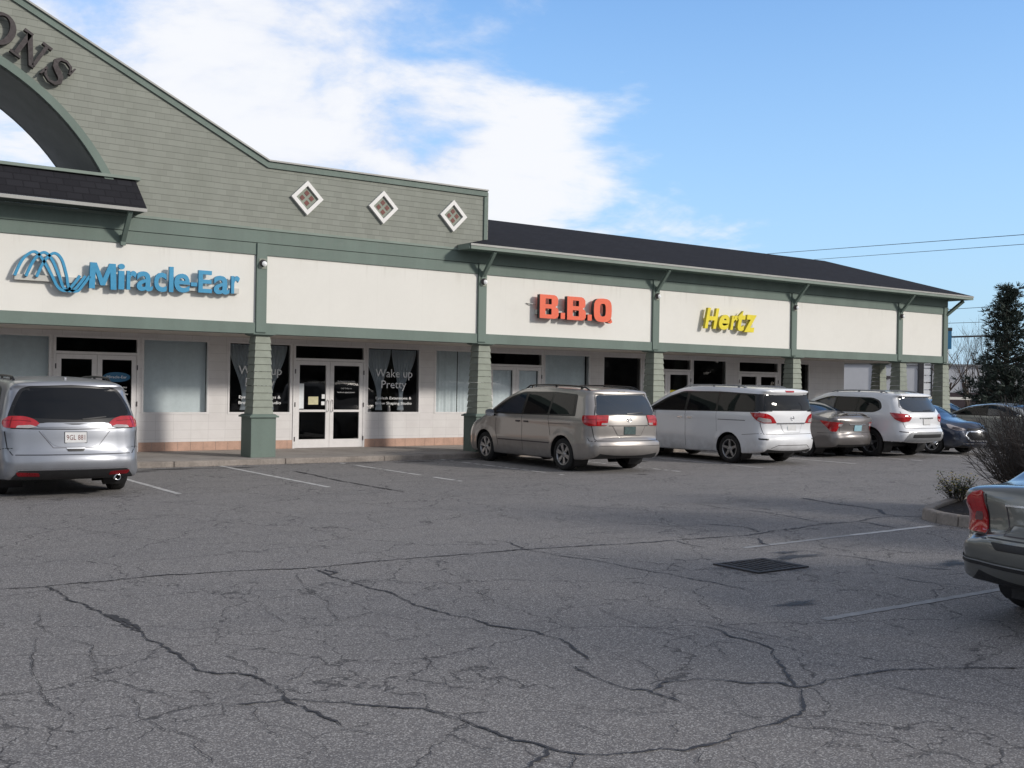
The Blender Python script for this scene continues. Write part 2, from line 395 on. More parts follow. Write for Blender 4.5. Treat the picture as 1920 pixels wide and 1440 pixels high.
varied('bark', (.10, .075, .06), .9, .3, 14.0)
varied('twig', (.10, .088, .08), .9, .25, 20.0)
varied('needles', (.035, .052, .040), .75, .45, 5.0)
varied('leaf_green', (.07, .11, .03), .7, .4, 12.0)
varied('flower_yellow', (.75, .55, .03), .7, .15, 12.0)
varied('warehouse_wall', (.52, .53, .56), .7, .05, .3)
varied('warehouse_base', (.05, .035, .04), .8, .2, .5)
varied('woods_far', (.06, .05, .042), .95, .4, .5)
M_ = MATS
CR=[
(0.05,[(1.81,9.89),(2.13,9.81),(2.35,9.83),(2.85,9.86),(3.14,9.85),(3.6,9.78),(4.09,9.7),(4.42,9.58),(4.81,9.57),(5.18,9.62),(6.07,9.54),(6.99,9.54),(8.26,9.28),(8.94,9.25),(10.02,9.13),(11.25,9.31),(11.75,9.4),(12.47,9.34),(12.95,9.49),(13.51,9.47),(13.88,9.21)]),
(0.05,[(12.47,9.34),(12.41,8.99),(12.34,8.61)]),
(0.06,[(14.28,11.82),(14.05,11.05),(14.07,10.55),(13.95,10.13),(13.51,9.69),(13.51,9.47)]),
(0.04,[(12.03,12.06),(11.97,11.29),(12.11,10.7),(12.04,10.17),(11.87,9.59)]),
(0.05,[(10.32,10.16),(10.58,9.78),(10.55,9.5),(10.36,9.27)]),
(0.05,[(9.88,9.04),(9.92,8.87),(9.66,8.57),(9.58,8.38)]),
(0.025,[(8.91,9.22),(8.83,8.84),(8.78,8.63),(8.84,8.55)]),
(0.03,[(9.66,7.97),(9.67,7.66),(9.78,7.27),(9.75,6.89),(9.8,6.56),(9.94,6.3)]),
(0.03,[(9.06,6.36),(9.03,6.18),(9.1,5.98),(9.19,5.81),(9.3,5.59)]),
(0.03,[(7.04,10.33),(7.13,10.14),(6.99,9.54),(7.05,8.92),(7.14,8.55),(7.16,8.2),(7.22,7.65),(7.26,7.26),(7.27,7.07),(7.32,6.54)]),
(0.045,[(2.15,9.8),(2.2,9.53),(2.22,9.12),(2.25,8.74),(2.29,8.38),(2.34,7.8),(2.34,7.32),(2.35,6.91),(2.36,6.55),(2.41,6.42),(2.49,6.37),(2.58,6.25),(2.58,6.02),(2.57,5.77),(2.52,5.63),(2.55,5.51),(2.57,5.28),(2.57,5.09)]),
(0.07,[(2.28,8.46),(2.32,8.32),(2.33,8.04),(2.34,7.78)]),
(0.016,[(2.55,6.8),(2.62,6.6),(2.63,6.42),(2.59,6.24)]),
(0.032,[(2.24,5.73),(2.41,5.68),(2.52,5.65),(2.74,5.44),(2.87,5.31),(3.11,5.13),(3.13,5.0),(3.15,4.77),(3.18,4.61),(3.18,4.43),(3.27,4.28),(3.34,4.12),(3.46,4.01),(3.61,3.95),(3.73,3.93),(3.82,3.87),(3.98,3.85),(4.12,3.85),(4.18,3.89),(4.37,3.92),(4.61,3.91),(4.76,3.93),(4.88,3.99),(4.97,4.08),(5.12,4.24),(5.19,4.33),(5.4,4.57),(5.53,4.75),(5.72,4.96),(5.83,5.12),(5.86,5.27),(5.83,5.42),(5.91,5.63),(5.88,5.87)]),
(0.035,[(4.49,9.51),(4.48,9.25),(4.48,8.93),(4.47,8.69),(4.5,8.35),(4.55,8.1),(4.48,7.8),(4.46,7.39),(4.5,7.13),(4.56,6.92),(4.53,6.66),(4.63,6.46),(4.71,6.31),(4.72,6.11),(4.72,5.89),(4.62,5.68),(4.54,5.47)]),
(0.05,[(4.57,9.43),(4.54,9.21),(4.45,9.1)]),
(0.03,[(4.36,5.39),(4.29,5.14),(4.26,4.95),(4.3,4.81),(4.38,4.74),(4.38,4.58),(4.37,4.46)]),
(0.032,[(4.41,4.72),(4.57,4.83),(4.8,4.78),(4.88,4.69),(5.02,4.51),(5.17,4.44),(5.17,4.31),(5.23,4.3),(5.48,4.33),(5.68,4.28),(5.93,4.27),(6.1,4.23),(6.28,4.09),(6.56,3.99),(6.84,3.82)]),
(0.03,[(3.27,4.26),(3.2,4.18),(3.06,4.12),(2.97,4.07)]),
(0.025,[(3.34,4.11),(3.17,3.94)]),
(0.014,[(5.97,6.08),(6.02,5.79),(6.09,5.44),(6.13,5.12),(6.19,4.85)]),
(0.014,[(5.7,4.1),(5.74,3.87),(5.78,3.65),(5.84,3.45),(5.81,3.24)]),
(0.06,[(9.0,20.09),(8.93,18.9),(8.84,17.95),(8.85,16.49),(8.9,15.56)]),
(0.04,[(4.96,15.66),(5.5,15.63)]),
(0.03,[(3.27,12.97),(3.77,12.85)]),
(.008,[(1.87,8.74),(1.82,8.45),(1.77,8.38),(1.79,8.07),(1.86,7.75),(1.95,7.48),(1.93,7.36),(1.86,7.16),(1.83,6.98),(1.78,6.8)]),
(.008,[(1.75,6.82),(1.76,6.7),(1.83,6.55),(1.88,6.34),(1.97,6.15),(2.04,5.99),(2.11,5.82)]),
(.008,[(1.69,7.94),(1.61,7.64),(1.56,7.35),(1.47,7.02),(1.45,6.69),(1.41,6.46),(1.43,6.05),(1.41,5.8)]),
(.008,[(1.83,6.24),(1.8,6.04),(1.74,5.8),(1.74,5.59),(1.8,5.45),(1.88,5.28),(1.91,5.16)]),
(.008,[(1.88,5.26),(1.83,5.19),(1.83,5.06),(1.84,4.88)]),
(.008,[(2.32,5.69),(2.26,5.53),(2.23,5.33),(2.22,5.09)]),
(.008,[(4.24,9.38),(4.0,8.61),(3.91,8.01),(3.74,7.63),(3.69,7.33)]),
(.008,[(3.41,8.18),(3.32,7.77),(3.32,7.45)]),
(.008,[(3.12,6.55),(3.1,6.45),(2.9,6.22),(2.84,6.11),(2.66,5.97)]),
(.008,[(2.56,5.07),(2.61,4.93),(2.65,4.84),(2.74,4.8)]),
(.008,[(3.72,6.27),(3.63,6.0),(3.51,5.55),(3.4,5.31)]),
(.008,[(4.0,5.85),(3.88,5.61),(3.75,5.34),(3.74,5.21)]),
(.008,[(3.41,5.28),(3.44,5.11),(3.46,4.94)]),
(.008,[(3.57,4.54),(3.63,4.43),(3.64,4.23),(3.62,4.01)]),
(.008,[(5.66,6.73),(5.53,6.39),(5.52,6.13),(5.54,5.81)]),
(.008,[(6.19,7.94),(6.17,7.64),(6.05,7.42),(6.17,7.41)]),
(.008,[(6.39,7.03),(6.26,6.75),(6.07,6.6)]),
(.008,[(4.78,5.8),(4.79,5.53),(4.76,5.22),(4.71,5.0),(4.57,4.83)]),
(.008,[(4.06,4.28),(4.08,4.21),(3.97,4.08),(3.82,3.93)]),
(.008,[(4.37,4.41),(4.35,4.3),(4.46,4.32)]),
(.008,[(4.72,4.4),(4.55,4.14),(4.48,3.96)]),
(.008,[(2.96,5.38),(2.9,5.24),(2.87,5.03)]),
(.008,[(4.75,3.9),(4.72,3.81),(4.6,3.73)]),
(.008,[(2.96,4.52),(2.98,4.41),(3.0,4.22)]),
(.008,[(2.37,4.89),(2.32,4.74),(2.32,4.59)]),
(.008,[(3.88,3.79),(3.69,3.65)]),
(.008,[(5.59,5.4),(5.47,5.2),(5.38,5.02)]),
(.008,[(5.75,4.69),(5.75,4.58),(5.83,4.44)]),
(.008,[(3.73,6.9),(3.8,6.57),(3.89,6.43)]),
(.008,[(3.68,7.32),(4.03,7.46),(4.14,7.17),(4.46,6.92)]),
(.008,[(4.76,7.38),(4.66,7.08),(4.64,6.87)]),
(.008,[(5.23,8.49),(5.15,8.09)]),
(.008,[(5.24,7.89),(5.15,7.59),(5.06,7.33)]),
]
# ------------------------------------------------------------------ ground
D, W = 22.56, 24.98
def ground():
    b = MB(); b.add([(-900, -900, 0), (900, -900, 0), (900, 900, 0), (-900, 900, 0)], [(0, 1, 2, 3)])
    tag(b.build('parking_lot', M_['asphalt']), kind='structure')
    # sidewalk slab with a kerb stone along the stalls and round the end of the building
    KY, KX, H = 21.85, 36.6, .12
    b = MB()
    x = -12.0
    while x < KX-.18:
        x1 = min(x+1.52, KX-.18); b.box(x+.004, x1-.004, KY+.18, W+.1, .004, H); x = x1
    y = W+.1
    while y < 38: b.box(32.4, KX-.18, y+.004, y+1.52, .004, H); y += 1.53
    b.box(-12, KX-.2, KY+.2, W+.1, .002, H-.012); b.box(32.4, KX-.2, W+.1, 38, .002, H-.012)
    tag(b.build('sidewalk', M_['concrete']), kind='structure')
    b = MB(); x = -12.0; r = random.Random(3)
    while x < KX:
        x1 = min(x+2.4, KX); j = r.uniform(-.008, .008); b.box(x+.005, x1-.005, KY+j, KY+.178, -.05, H-.004); x = x1
    y = KY+.18
    while y < 38: b.box(KX-.178, KX, y+.005, y+2.395, -.05, H-.004); y += 2.4
    tag(b.build('kerb', M_['kerb_concrete'], bevel=.015), kind='structure')
    b = MB()
    def stripe(x0, y0, x1, y1, w=.095, worn=0.0, seed=1):
        rr = random.Random(seed); L = math.hypot(x1-x0, y1-y0); dx, dy = (x1-x0)/L, (y1-y0)/L; n = max(2, int(L/.12)); px, py = -dy, dx
        prev = None
        for i in range(n+1):
            s = L*i/n; a = w/2*(1+rr.uniform(-.12, .12)); c = w/2*(1+rr.uniform(-.12, .12))
            cur = [(x0+dx*s+px*a, y0+dy*s+py*a, .004), (x0+dx*s-px*c, y0+dy*s-py*c, .004)]
            if prev and rr.random() > worn: b.add([prev[1], cur[1], cur[0], prev[0]], [(0, 1, 2, 3)])
            prev = cur
    for i, xx in enumerate((.3, 2.95, 5.6, 8.15, 10.8, 13.45, 16.3, 18.9, 22.2, 24.9, 27.6, 30.2, 32.9)):
        stripe(xx, 21.80, xx, 16.75, worn=(0, 0, 0, 0, .30, .35, .25, .1, .1, .1, .1, .1, .1)[i], seed=i+10)
    stripe(11.2, 8.50, 12.98, 8.56, .09, .0, 31)
    tag(b.build('parking_lines', M_['line_paint']), kind='structure')
    b = MB(); stripe(9.2, 8.42, 11.2, 8.50, .085, 0, 34); stripe(6.9, 5.48, 12.9, 5.48, .085, 0, 32); stripe(8.2, 2.5, 12.9, 2.5, .085, .1, 33)
    tag(b.build('faded_parking_lines', M_['line_paint_faded']), kind='structure')
    # tarred and open cracks, traced on the ground
    b = MB(); rr = random.Random(5); zoff = .0052; tot = 0
    for ci, (w, pts) in enumerate(CR):
        if ci == 10: w = .034
        w *= (.44 if w < .06 else .68) if w > .01 else .55
        P = [Vector((x, y)) for x, y in pts]; dense = []
        for i in range(len(P)-1):
            L = (P[i+1]-P[i]).length; n = max(1, int(L/.03))
            for k in range(n): dense.append(P[i].lerp(P[i+1], k/n))
        dense.append(P[-1]); z = zoff+ci*.00006; prev = None; N = len(dense)
        jit = .010 if w < .02 else .013; drift = 0.0; ph = rr.uniform(0, 9)
        for i, q in enumerate(dense):
            d = (dense[min(i+1, N-1)]-dense[max(i-1, 0)]).normalized(); nn = Vector((-d.y, d.x))
            drift = drift*.86+rr.gauss(0, .008)
            if 0 < i < N-1: q = q+nn*(drift+rr.uniform(-jit, jit)*.6)
            taper = min(1.0, .25+i/4, .25+(N-1-i)/4); ww = w*.5*taper*(.55+.9*abs(math.sin(i*.11+ph)))*rr.uniform(.5, 1.5)
            cur = [(*(q+nn*ww), z), (*(q-nn*ww*rr.uniform(.6, 1.3)), z)]
            if prev: b.add([prev[1], cur[1], cur[0], prev[0]], [(0, 1, 2, 3)])
            prev = cur
    tag(b.build('cracks', M_['tar']), kind='structure')
    # damp dirt in the gutter and small oil marks
    m, t, bs = bsdf('damp_stain', (.045, .044, .047), .6, spec=.4)
    b = MB(); rr = random.Random(9)
    def blob(cx, cy, rx, ry, z):
        n = 26; ph = [rr.uniform(0, 6.3) for _ in range(3)]
        vs = [(cx, cy, z)]
        for k in range(n):
            a = 2*math.pi*k/n; q = 1+.22*math.sin(3*a+ph[0])+.14*math.sin(5*a+ph[1])+.1*math.sin(9*a+ph[2])
            vs.append((cx+rx*q*math.cos(a), cy+ry*q*math.sin(a), z))
        b.add(vs, [(0, k+1, (k+1) % n+1) for k in range(n)])
    for i, s in enumerate([(7.0, 21.35, 1.0, .22), (8.3, 21.25, .55, .2), (6.2, 21.0, .5, .15), (12.5, 21.35, .7, .18), (11.2, 21.5, .8, .14), (13.9, 21.45, .8, .2), (9.9, 21.68, .6, .07), (15.0, 16.5, .22, .1), (17.6, 19.4, .3, .2),
                           (10.35, 6.55, .36, .2), (9.35, 7.95, .28, .12), (9.3, 4.6, .3, .18), (8.42, 7.42, .62, .45), (9.2, 7.7, .5, .16), (7.2, 6.0, .35, .12)]):
        blob(*s, .0035+i*.00005)
    o = b.build('damp_patches', m); at = o.data.attributes.new('soft', 'FLOAT', 'POINT')
    for i in range(len(o.data.vertices)): at.data[i].value = 1.0 if i % 27 == 0 else 0.0
    an = t.new('ShaderNodeAttribute', _attribute_name='soft'); nz = t.noise(objco(t), 3.5, 5, .65)
    al = t.math('MULTIPLY', t.maprange(t.math('ADD', an.outputs['Fac'], t.math('MULTIPLY', t.math('SUBTRACT', nz, .5), .5)), .05, .8), .72); t.link(al, bs.inputs['Alpha'])
    tag(o, kind='structure')
ground()

def storm_drain():
    t = empty('storm_drain', (8.41, 7.47, 0), label='rectangular cast iron storm drain grate set in the asphalt', cat='drain')
    b = MB(); hx, hy = .37, .30
    b.box(-hx, hx, -hy, -hy+.04, .0, .016); b.box(-hx, hx, hy-.04, hy, .0, .016); b.box(-hx, -hx+.04, -hy+.04, hy-.04, .0, .016); b.box(hx-.04, hx, -hy+.04, hy-.04, .0, .016)
    b.build('frame', M_['iron'], t)
    b = MB(); b.box(-hx+.04, hx-.04, -hy+.04, hy-.04, .0045, .006)
    b.build('pit', M_['interior_dark'], t)
    b = MB(); n = 8
    for i in range(n):
        x = -hx+.06+i*(2*hx-.12)/(n-1); b.box(x-.012, x+.012, -hy+.04, hy-.04, .007, .014)
    for yy in (-.09, .09): b.box(-hx+.04, hx-.04, yy-.008, yy+.008, .0065, .0125)
    b.build('grate', M_['iron'], t)
storm_drain()

def planter():
    poly = [(13.2, -11.0), (13.2, 8.35), (13.28, 8.72), (13.55, 9.12), (13.95, 9.35), (15.3, 9.85), (21.5, 12.2), (21.5, -11.0)]
    n = len(poly); c = Vector((17, 5))
    b = MB(); ctr = []
    dense = []
    for i in range(n-1):
        p, q = Vector(poly[i]), Vector(poly[i+1]); k = max(1, int((q-p).length/.55)) if i in (1, 2, 3) else max(1, int((q-p).length/1.4))
        for j in range(k): dense.append(p.lerp(q, j/k))
    dense.append(Vector(poly[-1]))
    def off(i, d):
        a, e = dense[max(i-1, 0)], dense[min(i+1, len(dense)-1)]; t = (e-a).normalized(); nn = Vector((t.y, -t.x)); return dense[i]+nn*d
    for i in range(len(dense)-1):
        p0, p1 = dense[i].lerp(dense[i+1], .006), dense[i].lerp(dense[i+1], .994)
        q0, q1 = off(i, .16), off(i+1, .16); q0, q1 = q0.lerp(q1, .006), q0.lerp(q1, .994)
        b.add([(*p0, -.02), (*p1, -.02), (*q1, -.02), (*q0, -.02), (*p0.lerp(q0, .1), .155), (*p1.lerp(q1, .1), .155), (*q1, .15), (*q0, .15)],
              [(0, 1, 2, 3), (4, 7, 6, 5), (0, 4, 5, 1), (1, 5, 6, 2), (2, 6, 7, 3), (3, 7, 4, 0)])
    tag(b.build('island_kerb', M_['kerb_concrete'], recalc=True, bevel=.025), kind='structure')
    b = MB(); inner = [off(i, .158) for i in range(len(dense))]
    vs = [(*p, .10) for p in inner]; b.add(vs, [tuple(range(len(vs)))])
    o = b.build('planting_bed', M_['mulch'], recalc=True); tag(o, kind='structure')
planter()

# ------------------------------------------------------------------ the plaza building
def plaza():
    B = empty('shopping_plaza', (0, 0, 0), label='low grey green shopping plaza with arched gable, shingle siding and dark hip roof', cat='building')
    XL, XR = -8.0, 34.84
    posts = [-2.3, 3.47, 9.27, 15.05, 20.89, 26.69, 32.1, 34.72]
    ZB0, ZB1, ZP1, ZF = 2.795, 3.033, 4.512, 5.07
    # lower beam, its return along the end of the building
    b = MB(); b.box(XL, XR, D-.03, D+.37, ZB0, ZB1); b.box(XR-.40, XR, D+.375, 37, ZB0, ZB1); b.build('lower_beam', M_['green_trim'], B)
    # sign panels between the posts
    for i in range(len(posts)-1):
        x0, x1 = posts[i]+.12, posts[i+1]-.12; b = MB(); b.box(x0, x1, D+.012, D+.08, ZB1, ZP1); b.build('sign_panel', M_['sign_panel'], B)
    b = MB(); b.box(XR-.09, XR-.02, D+.4, 37, ZB1, ZP1); b.build('sign_panel', M_['sign_panel'], B)
    # posts, each with a joint line where it crosses the beams
    for i, x in enumerate(posts):
        b = MB(); w = .115
        b.box(x-w, x+w, D-.055, D+.08, ZB1-.2, ZP1+.25)
        b.box(x-w+.003, x+w-.003, D-.052, D-.0305, ZB0+.02, ZB1-.212)
        b.build('post', M_['green_trim'], B)
    # frieze boards
    b = MB(); b.box(XL, XR, D-.02, D+.10, ZP1, ZP1+.25); b.box(XL, XR, D-.035, D+.10, ZP1+.262, ZF-.02); b.box(XR-.1, XR-.002, D+.1, 37, ZP1, ZF-.02)
    b.build('frieze_board', M_['green_trim'], B)
    b = MB(); b.box(XL, XR-.01, D-.012, D+.05, ZP1+.25, ZP1+.262); b.build('frieze_joint', M_['dark_joint'], B)
    b = MB(); b.box(XL, 15.16, D-.06, D+.05, ZF-.02, ZF+.03); b.build('frieze_cap', M_['green_fascia'], B)
    # arcade ceiling
    b = MB(); b.box(XL, XR-.4, D+.37, W+.02, 2.80, 2.86); b.box(32.35, XR-.4, W+.02, 37, 2.80, 2.86); b.build('arcade_ceiling', M_['soffit_beige'], B)
    # storefront wall: bands and piers round the openings (x0, x1, z0)
    ops = [(-6.4, -3.2, 1.0), (-2.6, 1.2, 1.0), (2.2, 5.52, 1.0), (5.56, 7.40, .12), (7.46, 9.02, 1.0), (9.48, 11.10, 1.0), (11.14, 13.12, .12), (13.16, 14.76, 1.0), (15.2, 16.88, 1.0),
           (16.92, 18.82, .12), (18.86, 20.58, 1.0), (21.06, 22.62, 1.0), (22.66, 24.74, .12), (24.78, 26.34, 1.0), (26.86, 28.86, .12), (28.92, 30.45, 1.0)]
    ZH = 2.70
    b = MB(); b.box(XL, 32.33, W, W+.2, ZH, 2.80)
    x = XL
    for x0, x1, z0 in ops:
        if x0-x > .02: b.box(x, x0, W, W+.2, .12, ZH)
        if z0 > .5: b.box(x0, x1, W, W+.2, .12, z0-.03)
        x = x1
    b.box(x, 32.33, W, W+.2, .12, ZH); b.box(32.13, 32.329, W+.2, 37, .12, 2.80)
    b.build('storefront_wall', M_['painted_block'], B)
    x = XL; solid = []
    for x0, x1, z0 in ops:
        if z0 < .5: solid.append((x, x0)); x = x1
    solid.append((x, 32.33))
    for a, c in solid:
        b = MB(); g = MB(); g.box(a+.001, c-.001, W-.008, W-.0005, .12, .33); xx = a
        while xx < c-.03: x1 = min(xx+.30, c); b.box(xx+.004, x1-.004, W-.014, W-.0085, .122, .326); xx += .30
        o = b.build('tile_base', M_['tile_base'], B); g.build('grout', M_['tile_grout'], o)
    # interior shells behind the glass
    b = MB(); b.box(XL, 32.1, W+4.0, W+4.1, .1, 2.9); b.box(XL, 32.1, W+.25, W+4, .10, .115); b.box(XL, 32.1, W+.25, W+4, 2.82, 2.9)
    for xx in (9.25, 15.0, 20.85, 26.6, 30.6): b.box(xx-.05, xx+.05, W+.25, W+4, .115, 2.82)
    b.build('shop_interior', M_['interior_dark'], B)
    # windows
    fr = M_['white_frame']
    def window(x0, x1, z0):
        b = MB(); f = .045; b.box(x0, x1, W-.012, W+.07, z0-.03, z0+f-.03); b.box(x0, x1, W-.01, W+.07, ZH-f, ZH)
        b.box(x0, x0+f, W-.01, W+.07, z0+f-.03, ZH-f); b.box(x1-f, x1, W-.01, W+.07, z0+f-.03, ZH-f)
        o = b.build('window', fr, B)
        b = MB(); b.add([(x0+f, W+.03, z0+f-.03), (x1-f, W+.03, z0+f-.03), (x1-f, W+.03, ZH-f), (x0+f, W+.03, ZH-f)], [(0, 1, 2, 3)])
        b.build('pane', M_['store_glass'], o); return o
    def doors(x0, x1):
        b = MB(); f = .055; ZT = 2.32
        b.box(x0, x0+f, W-.02, W+.08, .12, ZH); b.box(x1-f, x1, W-.02, W+.08, .12, ZH); b.box(x0+f, x1-f, W-.02, W+.08, ZH-.05, ZH); b.box(x0+f, x1-f, W-.02, W+.08, ZT-.03, ZT+.03)
        o = b.build('door_frame', fr, B)
        b = MB(); b.add([(x0+f, W+.03, ZT+.03), (x1-f, W+.03, ZT+.03), (x1-f, W+.03, ZH-.05), (x0+f, W+.03, ZH-.05)], [(0, 1, 2, 3)]); b.build('transom_pane', M_['store_glass'], o)
        mid = (x0+x1)/2; leaves = []
        for a, c, s in ((x0+f+.006, mid-.004, 1), (mid+.004, x1-f-.006, -1)):
            b = MB(); st = .105; zt = ZT-.036; zb = .128
            b.box(a, a+st, W-.012, W+.04, zb, zt); b.box(c-st, c, W-.012, W+.04, zb, zt); b.box(a+st, c-st, W-.012, W+.04, zt-.10, zt)
            b.box(a+st, c-st, W-.012, W+.04, zb, zb+.21); b.box(a+st, c-st, W-.016, W+.04, 1.02, 1.075)
            lf = b.build('door_leaf', fr, B)
            b = MB(); b.add([(a+st, W+.015, zb+.21), (c-st, W+.015, zb+.21), (c-st, W+.015, zt-.10), (a+st, W+.015, zt-.10)], [(0, 1, 2, 3)]); b.build('glass', M_['store_glass'], lf)
            hx = c-.055 if s > 0 else a+.055
            b = MB(); b.tube([(hx, W-.012, 1.02), (hx, W-.06, 1.04), (hx, W-.06, 1.30), (hx, W-.012, 1.32)], .011, 8); b.build('handle', M_['chrome'], lf)
            hh = a-.012 if s > 0 else c+.012
            for z in (.35, 1.2, 2.02): b = MB(); b.box(hh-.012, hh+.012, W-.032, W-.0205, z-.055, z+.055); b.build('hinge', M_['lamp_dark'], lf)
            leaves.append((a+st, c-st))
        return leaves
    L = {}; Wn = {}
    for x0, x1, z0 in ops:
        if z0 > .5: Wn[x0] = window(x0, x1, z0)
        else: L[x0] = doors(x0, x1)
    # columns: square base, cap, tapered clapboard shaft of overlapping boards, top plate
    def column(x, y):
        c = empty('column', (x, y, 0)); c.parent = B
        b = MB(); b.box(-.285, .285, -.285, .285, .12, .98); b.build('base', M_['green_trim'], c, bevel=.006)
        b = MB(); b.box(-.33, .33, -.33, .33, .982, 1.02); b.frustum(0, 0, 1.0205, 1.05, .31, .27); b.build('base_cap', M_['green_trim'], c)
        b = MB(); n = 11; z0, z1 = 1.052, 2.745
        for i in range(n):
            za = z0+(z1-z0)*i/n; zb = z0+(z1-z0)*(i+1)/n; wa = .222-.062*i/n; wb = .222-.062*(i+1)/n
            b.frustum(0, 0, za+.0008, zb-.006, wa+.018, wb+.001)
        b.build('shaft', M_['siding_board'], c)
        b = MB(); b.frustum(0, 0, 2.745, 2.77, .19, .24); b.box(-.25, .25, -.25, .25, 2.771, 2.7945); b.build('top_plate', M_['green_trim'], c)
    for x in posts[:-1]: column(x, D)
    column(34.55, D); column(34.55, W+.15); column(34.55, 28.6); column(34.55, 32.5)
    # gable wall with its arched opening
    cx, cz, R = 1.784, 3.51, 4.72; zt = 5.10; yb = D+2.5
    pk = 6.56+.485*(9.39-cx)
    th0 = math.asin((zt-cz)/R); arc = []
    nA = 48
    for k in range(nA+1):
        a = th0+(math.pi-2*th0)*k/nA; arc.append((cx+R*math.cos(a), cz+R*math.sin(a)))
    right = [(15.15, zt), (15.15, 6.58), (9.39, 6.56), (cx, pk)]; left = [(cx, pk), (2*cx-9.39, 6.56), (XL, 6.58), (XL, zt)]
    half = nA//2
    b = MB(); b.prism([(arc[0][0], zt)]+right+[arc[k] for k in range(half, 0, -1)], D-.01, D+.14); b.prism([*left, (arc[-1][0], zt)]+[arc[k] for k in range(nA-1, half-1, -1)], D-.01, D+.14)
    b.build('gable_wall', M_['siding'], B)
    b = MB(); b.prism([(arc[0][0], zt)]+right+[arc[k] for k in range(half, 0, -1)], yb-.1, yb); b.prism([*left, (arc[-1][0], zt)]+[arc[k] for k in range(nA-1, half-1, -1)], yb-.1, yb)
    b.build('gable_back_wall', M_['siding'], B)
    b = MB(); vs = []
    for x, z in arc: vs += [(x, D-.02, z), (x, yb+.02, z)]
    b.add(vs, [(2*i, 2*i+1, 2*i+3, 2*i+2) for i in range(nA)], smooth=True); b.build('arch_soffit', M_['arch_soffit'], B)
    b = MB(); r1 = R+.15
    for k in range(nA):
        a0 = th0+(math.pi-2*th0)*k/nA; a1 = th0+(math.pi-2*th0)*(k+1)/nA
        q = [(cx+rr*math.cos(a), cz+rr*math.sin(a)) for rr, a in ((R-.004, a0), (r1, a0), (r1, a1), (R-.004, a1))]
        b.prism(q, D-.05, D-.0102)
    b.build('arch_trim', M_['green_trim'], B)
    b = MB(); m = MB()
    def rake(p, q, n0, n1):
        b.prism([p, q, (q[0]+n1[0]*.13, q[1]+n1[1]*.13), (p[0]+n0[0]*.13, p[1]+n0[1]*.13)], D-.05, D-.0103)
        m.prism([(p[0]-n0[0]*.035, p[1]-n0[1]*.035), (q[0]-n1[0]*.035, q[1]-n1[1]*.035), (q[0]-n1[0]*.001, q[1]-n1[1]*.001), (p[0]-n0[0]*.001, p[1]-n0[1]*.001)], D-.09, yb+.02)
    # normals point down into the wall
    nr = Vector((-.485, -1)).normalized(); nl = Vector((.485, -1)).normalized()
    rake((cx, pk), (9.39, 6.56), (0, -1.12), (-.10, -1.05)); rake((9.39, 6.56), (15.155, 6.58), (-.10, -1.05), (0, -1)); rake((2*cx-9.39, 6.56), (cx, pk), (.1, -1.05), (0, -1.12)); rake((XL, 6.58), (2*cx-9.39, 6.56), (0, -1), (.1, -1.05))
    b.box(15.06, 15.155, D-.049, D-.0104, zt+.03, 6.43)
    b.build('gable_trim', M_['green_trim'], B); m.build('coping', M_['drip_edge'], B)
    b = MB(); b.box(15.15, 15.2, D-.01, yb, 5.1, 6.55); b.build('gable_end', M_['siding'], B)
    # lean-to awning roof over the arch entrance, with brackets
    b = MB(); ex, ez, e = 6.60, 5.16, .62
    A = (2*cx-ex-.02, D-e, ez); Bq = (ex, D-e, ez); Cq = (6.54, D-.012, 5.80); Dq = (2*cx-6.54, D-.012, 5.80); E0 = (ex, D-.012, ez); F0 = (2*cx-ex, D-.012, ez)
    b.add([A, Bq, Cq, Dq, E0, F0], [(0, 1, 2, 3), (1, 4, 2), (0, 3, 5)]); o = b.build('awning_roof', M_['roof_shingle'], B)
    b = MB(); b.box(2*cx-ex, ex, D-e-.02, D-e+.02, ez-.07, ez-.004); b.build('awning_fascia', M_['drip_edge'], B)
    b = MB(); b.box(2*cx-ex+.005, ex-.02, D-e+.021, D-.062, ez-.06, ez-.03); b.build('awning_soffit', M_['dark_joint'], B)
    b = MB(); b.box(2*cx-6.62, 6.62, D-.09, D+2.4, 5.80, 5.86); b.build('awning_ridge', M_['green_fascia'], B)
    def bracket(x, zt_, e_, dx=0.0, y=D):
        b = MB(); b.beam((x, y-.05, zt_-.58), (x+dx, y-e_+.05, zt_-.02), .075, .085, up=(1, 0, 0)); b.box(x-.05, x+.05, y-.09, y-.0205, zt_-.66, zt_-.45); b.build('bracket', M_['green_trim'], B)
    bracket(6.3, 5.12, .60); bracket(-2.6, 5.12, .60)
    # main hip roof
    e = .62; xe0, xe1 = 14.30, XR+.62; ze = 5.17; s = .35; yr = 25.55; zr = ze+s*(yr-(D-e)); run = yr-(D-e)
    P = dict(a=(xe0, D-e, ze), b=(xe1, D-e, ze), c=(xe1-run, yr, zr), d=(15.152, yr, zr), h=(15.152, D-.006, ze+s*(e)+.0), k=(xe0, D-.006, ze))
    b = MB(); b.add([P['a'], P['b'], P['c'], P['d'], P['h']], [(0, 1, 2, 3, 4)]); b.add([P['b'], (xe1, 37, ze), (xe1-run, 37, zr), P['c']], [(0, 1, 2, 3)])
    b.add([P['a'], P['h'], P['k']], [(0, 1, 2)]); b.add([P['d'], P['c'], (xe1-run, 37, zr), (xe1-run, 37, zr-.05), (15.152, 37, zr-.6)], [(0, 1, 4), (1, 2, 4)])
    b.build('roof', M_['roof_shingle'], B)
    b = MB(); b.box(xe0, xe1, D-e-.02, D-e+.02, ze-.055, ze-.006); b.box(xe1-.02, xe1+.02, D-e+.021, 37, ze-.055, ze-.006); b.build('drip_edge', M_['drip_edge'], B)
